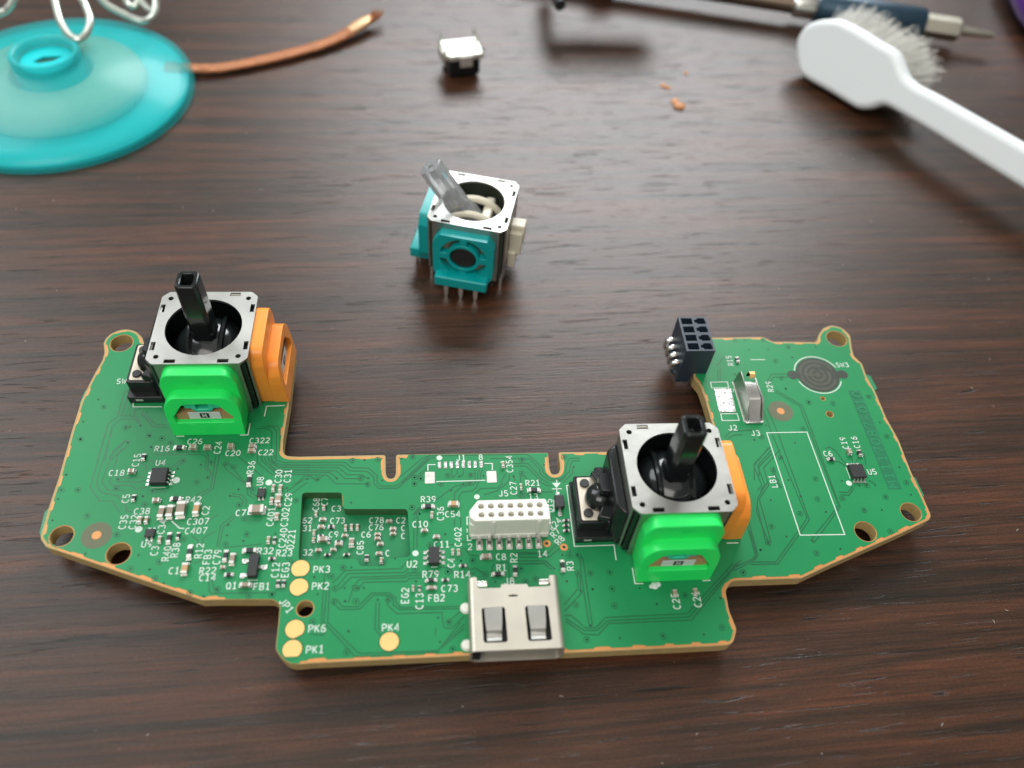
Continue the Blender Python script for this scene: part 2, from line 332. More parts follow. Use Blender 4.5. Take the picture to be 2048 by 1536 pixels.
TEXTS=[('C26',-42.13,-35.28,0,0.9),('R16',-46.27,-36.35,0,0.9),('U4',-46.03,-38.61,0,0.9),('C18',-51.4,-40.08,0,0.9),('C322',-33.43,-35.32,0,0.9),('C20',-36.75,-37.31,0,0.9),('C22',-32.37,-37.3,0,0.9),('C38',-46.96,-45.95,0,0.9),('R42',-40.8,-44.42,0,0.9),('C307',-39.66,-47.66,0,0.9),('C407',-39.69,-48.98,0,0.9),('U9',-45.41,-50.65,0,0.9),('C7',-34.46,-46.57,0,0.9),('C1',-41.41,-54.39,0,0.9),('R32',-30.69,-52.09,0,0.9),('R23',-28.32,-52.45,0,0.9),('R22',-37.37,-54.53,0,0.9),('C14',-37.23,-55.44,0,0.9),('Q1',-34.2,-56.62,0,0.9),('FB1',-30.57,-56.85,0,0.9),('C15',-49.27,-38.14,90,0.9),('C24',-38.89,-36.37,90,0.9),('R36',-34.04,-39.67,90,0.9),('U8',-32.59,-41.85,90,0.9),('C30',-30.25,-41.17,90,0.9),('C31',-29.04,-41.16,90,0.9),('C5',-49.38,-44.03,90,0.9),('C35',-48.95,-47.46,90,0.9),('C32',-47.7,-47.5,90,0.9),('C34',-44.04,-48.3,90,0.9),('C2',-38.97,-46.09,90,0.9),('C29',-28.59,-44.78,90,0.9),('C401',-30.56,-47.25,90,0.9),('C302',-28.76,-47.37,90,0.9),('C240',-28.71,-50.34,90,0.9),('D221',-27.66,-50.57,90,0.9),('C3',-44.28,-51.62,90,0.9),('R40',-42.74,-52.05,90,0.9),('R38',-41.75,-51.61,90,0.9),('R12',-38.84,-51.81,90,0.9),('FB3',-37.7,-52.69,90,0.9),('C79',-36.5,-52.73,90,0.9),('C12',-29.16,-54.74,90,0.9),('EG3',-27.94,-54.78,90,0.9),('JP1',-27.35,-59.42,-52,0.9),('SW1',-53.81,-24.6,0,0.95),('PK3',-23.49,-54.86,0,0.92),('PK2',-23.47,-57.06,0,0.92),('PK6',-23.45,-62.43,0,0.92),('PK1',-23.5,-64.95,0,0.92),('PK4',-14.77,-62.67,0,0.92),('U2',-12.28,-54.53,0,0.92),('R79',-9.96,-56.0,0,0.92),('R14',-5.98,-56.17,0,0.92),('EG2',-13.1,-58.72,90,0.92),('C13',-11.34,-59.48,90,0.92),('C73',-7.63,-57.97,0,0.92),('FB2',-9.25,-59.15,0,0.92),('J1',-5.7,-38.85,0,0.9),('8',-2.95,-38.8,0,0.9),('C354',0.99,-40.02,90,0.9),('R21',3.99,-43.14,0,0.9),('C27',1.29,-43.89,90,0.9),('J5',-0.12,-44.67,0,0.9),('13',3.9,-45.26,0,0.9),('D15',5.94,-46.71,90,0.9),('R39',-10.22,-45.26,0,0.9),('C36',-8.63,-47.48,90,0.9),('C54',-7.01,-47.6,0,0.9),('C10',-11.28,-48.95,0,0.9),('C11',-8.52,-51.94,0,0.9),('C402',-6.4,-50.95,90,0.9),('C4',-7.36,-54.55,90,0.9),('C8',-0.97,-53.93,0,0.9),('R2',0.66,-54.13,90,0.9),('R1',-1.0,-55.44,0,0.9),('R3',7.8,-55.51,90,0.9),('2',-4.89,-52.38,0,0.9),('14',4.39,-53.68,0,0.9),('R24',6.43,-49.49,45,0.9),('R7',6.33,-50.8,45,0.9),('R8',6.81,-51.86,45,0.9),('J8',-0.14,-57.28,0,0.9),('J2',34.16,-34.64,0,0.95),('J3',37.35,-35.63,0,0.95),('C25',20.64,-60.71,90,0.95),('C21',23.36,-60.56,90,0.95),('R15',36.71,-21.98,90,0.9),('R29',41.77,-27.14,90,0.9),('SW3',54.7,-23.05,0,0.9),('C19',50.21,-37.66,90,0.9),('C16',51.97,-37.59,90,0.9),('C6',47.16,-39.45,0,0.9),('U5',52.71,-42.64,0,0.9),('LB1',37.8,-43.8,90,0.9),('C68',-25.2,-44.69,90,0.86),('C7',-24.1,-44.31,90,0.86),('C3',-22.48,-45.42,0,0.86),('62',-26.13,-47.06,0,0.86),('31',-26.03,-48.21,0,0.86),('C73',-22.2,-47.24,0,0.86),('C78',-17.09,-47.34,0,0.86),('C76',-17.1,-48.38,0,0.86),('C2',-13.89,-47.45,0,0.86),('C',-13.56,-48.61,0,0.86),('C',-13.54,-49.75,0,0.86),('C9',-22.58,-49.23,0,0.86),('C6',-18.38,-49.39,0,0.86),('32',-25.68,-51.69,0,0.86),('C85',-19.05,-51.25,90,0.86),('C',-15.51,-52.15,0,0.86)]
SMD=[('r',-43.9,-36.41,0,'h',1.35,0.58),('c',-42.09,-36.45,0,'h',0.9,0.58),('c',-40.18,-36.5,0,'h',0.92,0.57),('c',-37.1,-36.4,0,'h',0.77,0.67),('c',-34.2,-36.46,0,'h',0.89,0.54),('c',-34.23,-37.15,0,'h',0.88,0.54),('r',-48.34,-37.8,0,'v',0.86,0.44),('c',-49.41,-40.07,0,'h',0.79,0.58),('r',-48.33,-44.08,0,'v',0.81,0.43),('c',-45.36,-44.59,0,'h',0.83,0.53),('r',-42.91,-44.4,0,'h',1.29,0.56),('b',-44.37,-46.36,0,'v',1.59,0.69),('b',-43.3,-46.3,0,'v',1.65,0.76),('b',-41.96,-46.04,0,'v',2.01,1.07),('o',-40.04,-46.04,0,'v',1.55,0.72),('c',-46.81,-47.37,0,'v',0.85,0.41),('c',-46.03,-47.4,0,'v',0.85,0.41),('c',-43.85,-50.22,0,'v',0.82,0.37),('r',-42.77,-50.01,0,'v',1.34,0.5),('r',-41.72,-49.76,0,'v',0.89,0.37),('R',-39.9,-52.04,0,'v',1.62,0.57),('o',-40.05,-54.33,0,'v',1.35,0.74),('r',-33.97,-41.82,0,'v',1.52,0.53),('c',-30.67,-43.1,0,'v',0.86,0.39),('c',-29.74,-43.19,0,'v',0.93,0.43),('c',-30.66,-45.06,0,'v',0.8,0.46),('c',-29.83,-44.84,0,'v',1.29,0.74),('c',-29.71,-45.76,0,'h',0.5,0.35),('c',-29.75,-47.35,0,'v',0.81,0.49),('b',-32.39,-46.39,0,'h',1.79,1.1),('c',-30.42,-50.7,0,'v',0.8,0.38),('r',-29.68,-50.73,0,'v',0.8,0.37),('r',-32.53,-52.09,0,'h',1.54,0.58),('r',-35.45,-52.7,0,'v',1.35,0.5),('b',-34.52,-53.19,0,'v',1.35,0.6),('c',-35.52,-54.26,0,'h',0.53,0.35),('r',-34.67,-55.25,0,'h',0.92,0.4),('b',-32.47,-56.71,0,'h',1.23,0.49),('r',-29.7,-53.27,0,'h',0.71,0.35),('r',-28.59,-56.62,0,'v',0.82,0.43),('r',-27.93,-56.61,0,'v',0.77,0.39),('c',-24.1,-45.34,-1.6,'v',0.6,0.41),('c',-25.04,-46.3,-1.6,'v',0.63,0.33),('c',-24.11,-47.14,-1.6,'h',0.73,0.39),('c',-24.21,-48.23,-1.6,'h',0.73,0.43),('r',-22.92,-48.21,-1.6,'h',0.67,0.43),('c',-21.06,-48.45,-1.6,'v',0.72,0.35),('c',-20.3,-48.38,-1.6,'v',0.71,0.35),('c',-19.54,-48.41,-1.6,'v',0.71,0.35),('c',-25.07,-49.0,-1.6,'v',0.61,0.34),('r',-24.19,-49.48,-1.6,'h',0.62,0.28),('c',-21.1,-49.58,-1.6,'h',0.64,0.34),('c',-25.06,-50.06,-1.6,'v',0.55,0.36),('b',-23.84,-50.05,-1.6,'h',1.16,0.59),('r',-23.06,-50.3,-1.6,'v',0.5,0.28),('c',-21.8,-50.78,-1.6,'h',0.8,0.4),('r',-21.82,-50.39,-1.6,'h',0.78,0.29),('b',-20.16,-50.62,-1.6,'v',1.0,0.64),('c',-16.86,-49.52,-1.6,'h',0.62,0.34),('c',-16.87,-50.13,-1.6,'h',0.63,0.34),('c',-16.47,-50.91,-1.6,'h',0.67,0.38),('c',-14.88,-48.81,-1.6,'h',0.67,0.39),('c',-14.86,-49.5,-1.6,'h',0.63,0.35),('c',-15.42,-47.65,-1.6,'h',0.68,0.35),('c',-24.32,-51.55,-1.6,'h',0.66,0.34),('c',-22.44,-51.53,-1.6,'h',0.62,0.34),('r',-23.14,-52.17,-1.6,'h',0.62,0.28),('r',-20.73,-52.25,-1.6,'h',0.65,0.28),('c',-16.59,-52.28,-1.6,'h',0.66,0.38),('r',-18.14,-52.81,-1.6,'v',0.74,0.49),('c',-16.26,-53.26,-1.6,'v',0.63,0.39),('c',-12.12,-57.85,0,'v',0.59,0.29),('r',-11.34,-57.88,0,'v',0.58,0.32),('r',-9.89,-56.9,0,'h',1.21,0.42),('r',-8.13,-56.9,0,'h',0.73,0.33),('b',-9.84,-57.91,0,'h',1.01,0.39),('r',-5.89,-55.08,0,'h',0.74,0.34),('c',0.05,-40.23,0,'v',0.76,0.41),('r',4.05,-44.39,0,'h',1.46,0.56),('c',2.29,-43.82,0,'v',0.76,0.31),('r',-10.24,-46.46,0,'h',1.42,0.54),('c',-9.76,-47.72,0,'v',0.74,0.37),('o',-6.87,-46.27,0,'h',1.23,0.67),('c',-10.73,-49.99,0,'h',0.71,0.39),('c',-9.18,-50.96,0,'h',0.7,0.42),('c',-7.13,-53.14,0,'v',0.67,0.34),('c',-6.4,-53.19,0,'v',0.68,0.38),('b',-2.9,-53.98,0,'h',1.19,0.62),('r',0.67,-55.98,0,'v',1.21,0.49),('r',6.8,-55.53,0,'v',1.35,0.53),('r',-1.51,-56.37,0,'h',1.33,0.46),('r',7.94,-49.11,0,'h',0.7,0.33),('r',7.86,-49.85,0,'h',0.7,0.33),('r',7.84,-50.59,0,'h',0.7,0.33),('c',20.6,-59.78,0,'v',0.77,0.5),('c',23.25,-59.71,0,'v',0.77,0.5),('r',37.87,-21.96,0,'v',0.9,0.49),('c',50.29,-39.37,0,'v',0.77,0.56),('r',51.81,-39.57,0,'v',0.9,0.52),('r',47.23,-40.51,0,'h',0.92,0.45)]
TRACES=[[(-54.32,-33.08),(-54.29,-42.19),(-52.6,-44.28),(-51.05,-44.33),(-49.75,-45.96)],[(-53.59,-33.1),(-53.67,-41.17),(-53.48,-42.01),(-52.54,-43.06),(-50.55,-43.53),(-48.95,-45.39),(-49.03,-45.79),(-48.13,-46.01)],[(-50.63,-35.09),(-51.4,-34.84),(-52.65,-36.48),(-52.99,-41.5),(-51.95,-42.67),(-49.67,-42.84)],[(-50.87,-35.64),(-51.88,-36.72),(-52.06,-41.43),(-51.5,-41.96),(-49.15,-42.03),(-48.52,-42.56),(-47.17,-42.39),(-46.9,-41.98)],[(-51.24,-40.4),(-51.37,-41.03),(-50.84,-41.46),(-48.21,-41.53),(-47.4,-41.24)],[(-50.98,-40.83),(-47.84,-40.81)],[(-47.68,-39.86),(-47.85,-39.0),(-48.63,-38.65),(-48.74,-38.11)],[(-47.85,-38.13),(-47.09,-38.37),(-46.74,-38.81)],[(-44.36,-39.19),(-43.39,-38.13),(-43.07,-37.92),(-42.79,-38.48),(-43.11,-38.69),(-43.98,-39.31)],[(-46.38,-42.83),(-44.85,-42.66),(-44.46,-41.95)],[(-46.39,-43.24),(-44.6,-43.08),(-44.18,-42.06)],[(-47.01,-36.95),(-46.77,-37.28),(-40.63,-37.44),(-40.2,-37.89),(-40.1,-39.63),(-39.67,-40.07)],[(-47.53,-36.16),(-45.57,-36.98),(-40.43,-37.0),(-39.98,-37.56),(-39.75,-39.53),(-39.15,-40.51),(-39.29,-41.35),(-39.78,-41.02)],[(-38.99,-37.48),(-38.82,-42.62),(-40.64,-43.81)],[(-38.54,-37.49),(-38.52,-42.84),(-40.24,-44.13)],[(-37.68,-39.04),(-37.38,-39.8),(-34.36,-42.33)],[(-37.17,-38.84),(-34.8,-41.69),(-34.03,-42.13)],[(-36.43,-43.94),(-34.99,-44.18),(-34.38,-44.81),(-34.54,-45.62)],[(-35.95,-43.64),(-34.68,-43.88),(-33.96,-44.73),(-34.01,-45.64)],[(-36.81,-51.22),(-36.74,-48.34),(-35.33,-46.8),(-33.84,-46.25),(-33.19,-45.97)],[(-36.53,-51.42),(-36.37,-48.55),(-35.03,-47.11)],[(-37.04,-55.62),(-36.78,-57.23),(-36.42,-57.51),(-28.75,-57.71)],[(-36.71,-55.64),(-36.27,-56.9),(-35.64,-57.27)],[(-35.85,-51.44),(-35.02,-51.37),(-31.18,-51.12)],[(-34.18,-42.34),(-33.99,-43.8),(-33.03,-44.45)],[(-33.8,-42.56),(-33.58,-43.6),(-32.71,-44.15)],[(-33.52,-37.61),(-33.27,-38.93),(-31.15,-40.83),(-26.11,-40.96)],[(-32.98,-37.51),(-32.66,-38.73),(-30.82,-40.51),(-26.14,-40.59)],[(-32.46,-38.08),(-32.19,-38.85),(-30.69,-40.09),(-26.18,-40.2)],[(-32.02,-37.98),(-31.74,-38.75),(-30.46,-39.7),(-26.21,-39.81)],[(-31.57,-37.88),(-31.3,-38.66),(-30.23,-39.34),(-26.24,-39.44)],[(-31.22,-37.78),(-30.86,-38.56),(-29.99,-38.97),(-26.27,-39.07)],[(-36.05,-37.77),(-34.39,-39.34)],[(-33.59,-40.01),(-32.37,-41.12)],[(-37.22,-49.1),(-38.15,-49.65),(-38.73,-50.2),(-38.44,-50.97)],[(-40.18,-49.58),(-39.21,-50.38),(-39.0,-51.14)],[(-38.49,-47.5),(-37.23,-46.74)],[(-40.6,-52.95),(-40.44,-53.88)],[(-39.18,-53.55),(-38.35,-53.03)],[(-52.67,-25.91),(-53.37,-26.64),(-53.37,-30.83),(-54.37,-32.09),(-54.35,-38.33)],[(-52.42,-26.66),(-52.74,-27.38),(-52.94,-30.72),(-51.55,-30.75),(-50.15,-32.17),(-49.8,-32.53)],[(-51.43,-31.34),(-52.9,-31.3),(-53.72,-32.56),(-53.42,-38.13)],[(-50.5,-29.59),(-51.22,-29.69),(-51.23,-30.52),(-50.01,-31.95)],[(-50.03,-30.07),(-50.23,-30.42),(-48.22,-32.68),(-46.17,-32.84)],[(-49.47,-30.08),(-49.75,-30.55),(-47.91,-32.34),(-46.44,-32.37)],[(-52.68,-37.94),(-51.98,-37.08),(-50.73,-35.46)],[(-52.99,-37.71),(-52.57,-36.85),(-51.37,-34.99),(-50.71,-35.12)],[(-34.25,-33.21),(-32.55,-33.36),(-31.92,-33.95),(-31.53,-38.25)],[(-33.53,-32.99),(-31.82,-33.14),(-31.29,-33.73),(-30.84,-38.7)],[(-32.8,-32.77),(-31.29,-32.92),(-30.85,-33.51),(-30.55,-37.16)],[(-29.85,-39.0),(-21.56,-39.14),(-20.61,-40.04),(-18.34,-40.16),(-17.14,-41.31),(-17.1,-42.42),(-16.56,-43.04),(-14.68,-43.09),(-14.27,-42.92),(-9.97,-38.22)],[(-30.01,-39.43),(-21.85,-39.58),(-20.8,-40.54),(-18.53,-40.66),(-17.55,-41.61),(-17.51,-42.65),(-16.86,-43.4),(-14.26,-43.41),(-9.97,-38.86)],[(-30.29,-39.73),(-22.35,-40.0),(-21.13,-41.15),(-19.14,-41.2),(-18.48,-41.77)],[(-30.88,-40.09),(-22.63,-40.49),(-21.4,-41.75),(-19.32,-41.81)],[(-28.45,-40.52),(-23.45,-40.72),(-22.34,-41.79)],[(-28.41,-40.89),(-23.84,-41.13),(-22.6,-42.51),(-18.45,-42.62)],[(-28.25,-42.54),(-27.57,-42.13),(-26.83,-41.24),(-26.01,-41.2),(-25.55,-41.7),(-25.12,-41.96),(-24.73,-41.6),(-24.35,-41.24)],[(-28.97,-43.53),(-26.8,-41.67),(-25.98,-41.57)],[(-28.32,-43.91),(-27.76,-43.45),(-26.34,-42.17)],[(-12.08,-41.82),(-9.98,-40.0)],[(-11.76,-41.95),(-9.98,-40.38)],[(-31.68,-38.45),(-30.29,-39.73)],[(-31.61,-39.08),(-30.88,-40.09)],[(-31.54,-39.7),(-30.95,-40.33)],[(-12.08,-48.13),(-12.14,-52.6)],[(-11.67,-48.6),(-11.7,-52.29)],[(-12.13,-47.55),(-11.73,-46.87),(-11.01,-46.19)],[(-11.82,-48.02),(-11.83,-47.21),(-11.22,-46.65)],[(-22.04,-56.73),(-20.59,-55.09),(-13.68,-55.08),(-13.08,-54.3),(-12.48,-53.65)],[(-21.42,-57.13),(-20.2,-55.5),(-13.31,-55.62),(-12.71,-55.11)],[(-21.15,-57.53),(-19.81,-56.03),(-13.18,-56.04),(-12.82,-55.7),(-10.99,-55.77)],[(-19.98,-59.34),(-19.49,-57.59),(-19.62,-57.33),(-18.72,-56.33),(-13.18,-56.33),(-12.69,-56.03),(-10.99,-56.12)],[(-18.89,-57.61),(-18.22,-56.74),(-12.93,-56.81),(-12.57,-56.43),(-10.99,-56.42)],[(-23.09,-55.4),(-23.09,-57.71),(-23.01,-61.91)],[(-22.68,-57.72),(-22.74,-61.68),(-18.82,-65.96),(-18.14,-65.99),(-8.9,-65.87)],[(-22.36,-57.23),(-22.27,-61.7),(-18.5,-65.52),(-18.15,-65.64),(-9.13,-65.69),(-6.39,-62.34)],[(-21.9,-58.76),(-21.3,-58.91),(-20.66,-59.8),(-18.78,-59.88),(-17.2,-58.19),(-14.94,-58.27),(-14.21,-58.93),(-14.19,-59.56),(-13.59,-60.21),(-5.74,-60.33)],[(-21.86,-59.26),(-20.87,-60.17),(-18.53,-60.2),(-16.95,-58.45),(-14.93,-58.59),(-14.5,-59.05),(-14.54,-59.8),(-13.7,-60.45),(-5.87,-60.63)],[(-15.39,-59.14),(-15.13,-59.9),(-14.05,-60.93),(-8.61,-61.02),(-8.46,-62.74),(-8.17,-63.0),(-7.46,-63.02),(-5.89,-61.62)],[(-16.63,-59.34),(-16.62,-62.77),(-15.84,-63.64)],[(-16.21,-59.36),(-16.21,-62.67),(-15.73,-63.16)],[(-8.04,-62.27),(-7.68,-62.04),(-6.23,-60.87)],[(-8.43,-64.89),(-5.92,-62.6)],[(-8.67,-65.35),(-5.94,-63.09)],[(-22.69,-55.93),(-22.72,-55.54),(-22.61,-55.35)],[(-24.23,-63.05),(-22.73,-63.23),(-22.42,-62.89)],[(-27.61,-53.13),(-27.01,-53.68)],[(-28.09,-53.11),(-27.16,-53.94)],[(-9.34,-62.95),(-9.46,-63.9)],[(-14.04,-41.67),(-11.08,-38.79),(-10.11,-38.38),(3.51,-38.42),(4.2,-39.02),(5.53,-40.78),(5.59,-41.5),(6.6,-42.51),(7.94,-42.55),(9.28,-41.45),(9.53,-40.31),(9.84,-39.74),(10.94,-39.7)],[(-13.79,-42.65),(-10.11,-38.74),(-9.26,-38.69)],[(-1.59,-39.02),(3.94,-39.23),(5.14,-41.06),(5.2,-41.77),(6.33,-42.78),(8.04,-42.76),(8.58,-42.28),(8.88,-40.58),(9.52,-39.3),(10.99,-39.26)],[(1.55,-39.94),(3.51,-39.94),(4.84,-41.76),(5.03,-42.33),(6.17,-43.2)],[(1.52,-40.32),(3.23,-40.37),(4.46,-41.89),(5.09,-43.03),(6.01,-43.61),(6.61,-43.62)],[(8.25,-43.11),(9.62,-41.74),(9.85,-40.75)],[(-7.05,-40.6),(-7.01,-41.44),(-6.9,-42.01)],[(-6.21,-40.62),(-6.28,-41.32),(-6.84,-41.94)],[(-5.42,-40.64),(-5.45,-41.48),(-5.94,-41.89)],[(-3.85,-40.68),(-3.85,-42.23),(-4.53,-42.9),(-6.57,-43.26),(-9.31,-45.48)],[(-3.19,-40.84),(-3.46,-41.4),(-3.49,-42.24),(-4.06,-43.12),(-5.74,-43.42),(-6.71,-44.35),(-6.74,-45.56)],[(-2.77,-40.85),(-3.09,-41.41),(-3.13,-42.25),(-3.85,-43.74),(-4.34,-44.14),(-5.64,-44.24),(-6.13,-44.9),(-6.16,-45.71)],[(0.41,-41.5),(-0.19,-42.47),(-0.23,-43.16),(-0.86,-43.76),(-3.13,-43.77),(-3.87,-44.43)],[(0.89,-41.65),(0.76,-42.77),(-1.01,-44.24),(-2.7,-44.73)],[(1.53,-42.09),(1.48,-42.79)],[(2.46,-41.7),(2.3,-43.09)],[(2.76,-41.84),(3.32,-42.42)],[(-12.21,-47.63),(-12.04,-47.12),(-11.29,-46.35)],[(-11.81,-47.39),(-11.06,-46.62)],[(-12.09,-47.9),(-12.07,-50.7)],[(-11.58,-47.65),(-11.62,-50.47)],[(-6.8,-48.32),(-6.82,-49.35)],[(-5.98,-48.09),(-6.02,-49.51)],[(0.88,-53.38),(3.6,-53.53)],[(0.86,-53.68),(5.08,-53.65),(6.47,-52.32)],[(1.06,-54.06),(5.26,-54.14),(6.87,-52.9)],[(1.14,-54.55),(4.76,-54.68),(5.57,-55.62)],[(1.11,-54.97),(4.5,-54.97),(5.33,-55.85)],[(-5.99,-52.52),(-5.54,-52.66),(-4.89,-53.55),(-3.77,-53.71)],[(-7.56,-51.98),(-6.88,-52.0)],[(-5.96,-51.66),(-5.28,-51.68)],[(1.7,-44.86),(2.37,-45.55)],[(2.79,-44.62),(2.73,-45.43)],[(4.84,-44.54),(6.64,-44.59)],[(8.12,-53.13),(7.93,-53.74)],[(5.65,-48.71),(5.53,-50.0)],[(6.21,-47.81),(6.01,-48.72)],[(8.67,-54.06),(9.19,-54.41),(9.1,-56.88),(9.27,-63.22)],[(9.24,-53.97),(9.57,-54.64),(9.59,-56.15),(9.68,-63.43)],[(8.54,-56.54),(8.54,-57.39),(8.51,-58.54),(6.5,-60.62)],[(8.93,-56.66),(8.79,-58.66),(8.94,-59.08),(6.51,-61.42)],[(1.19,-54.56),(4.6,-54.68),(5.52,-55.58)],[(1.16,-54.99),(4.46,-55.06),(5.39,-55.9)],[(-2.29,-56.04),(-2.16,-55.3),(-1.83,-54.78)],[(-0.06,-55.17),(-0.07,-56.97),(0.57,-57.72)],[(-5.51,-54.97),(-5.04,-55.63),(-4.34,-55.33),(-3.48,-56.0)],[(-8.77,-55.02),(-7.59,-55.22),(-7.02,-55.98),(-4.47,-56.07)],[(-1.63,-54.79),(-0.22,-54.62),(-0.05,-55.06)],[(6.42,-61.98),(7.22,-62.01),(8.76,-63.63),(10.08,-63.69),(11.45,-62.45),(21.75,-62.38),(29.22,-55.87)],[(6.51,-62.39),(8.59,-63.96),(10.17,-64.03),(11.65,-62.87),(21.94,-62.81),(29.83,-55.74)],[(6.47,-62.73),(8.53,-64.43),(10.29,-64.57),(11.74,-63.22),(22.13,-63.23),(30.33,-55.46)],[(29.04,-56.53),(31.95,-55.35),(32.44,-54.81),(32.41,-49.25)],[(29.13,-56.89),(32.28,-55.45),(32.79,-54.82),(32.77,-49.26)],[(34.77,-53.58),(34.24,-48.51),(34.99,-46.31),(37.18,-43.67)],[(42.33,-28.12),(45.44,-30.86),(45.54,-33.14),(46.09,-47.78),(45.16,-48.71),(41.24,-52.33),(40.51,-53.04)],[(42.69,-27.89),(45.86,-30.75),(45.96,-33.15),(46.22,-48.07),(45.22,-49.09),(41.56,-52.71),(40.74,-53.41)],[(39.58,-31.21),(39.84,-35.9),(41.04,-49.54),(40.47,-50.27),(34.96,-55.88),(31.48,-55.75)],[(40.34,-31.22),(40.77,-35.92),(41.27,-49.92),(40.51,-50.74),(35.12,-56.18),(31.4,-56.1)],[(38.99,-38.04),(35.77,-40.9),(35.74,-41.72),(36.05,-44.35),(35.23,-45.12)],[(39.1,-38.51),(36.26,-41.12),(36.48,-44.26),(35.53,-45.33)],[(40.34,-38.5),(37.05,-41.55),(37.02,-44.38),(35.14,-46.49),(35.05,-53.04)],[(34.59,-47.24),(34.33,-53.19)],[(32.6,-51.32),(32.62,-54.92),(32.07,-55.42)],[(47.11,-38.55),(47.76,-38.25),(48.49,-38.91),(49.05,-40.61),(49.51,-41.46)],[(47.4,-40.57),(48.43,-40.8),(49.32,-41.76)],[(49.09,-44.91),(48.05,-45.88),(46.83,-45.74)],[(49.17,-45.21),(48.09,-46.31),(46.87,-46.18)],[(49.84,-44.33),(50.17,-44.94)],[(50.92,-44.36),(51.32,-44.77)],[(51.78,-43.98),(52.48,-44.6)],[(50.62,-39.81),(50.45,-40.86)],[(51.73,-39.84),(51.01,-40.87)],[(52.62,-39.43),(52.27,-41.53)],[(38.55,-41.38),(38.13,-42.6),(38.51,-44.82)],[(38.7,-41.8),(38.4,-42.6),(38.75,-44.92)],[(45.9,-24.73),(42.8,-24.69),(41.7,-26.0)],[(45.65,-25.26),(42.87,-25.29),(41.89,-26.35)],[(34.44,-22.89),(35.69,-21.49),(36.37,-21.02)],[(34.37,-23.59),(33.95,-25.88)],[(34.89,-23.36),(34.26,-25.89)],[(32.66,-36.21),(33.77,-35.21),(36.99,-35.07)],[(32.94,-36.53),(34.15,-35.84),(35.38,-35.86)],[(35.19,-43.49),(35.8,-41.09),(38.64,-38.18)],[(36.04,-42.83),(36.44,-41.3),(38.9,-39.19)],[(36.7,-24.78),(37.06,-24.44),(37.2,-25.02)]]
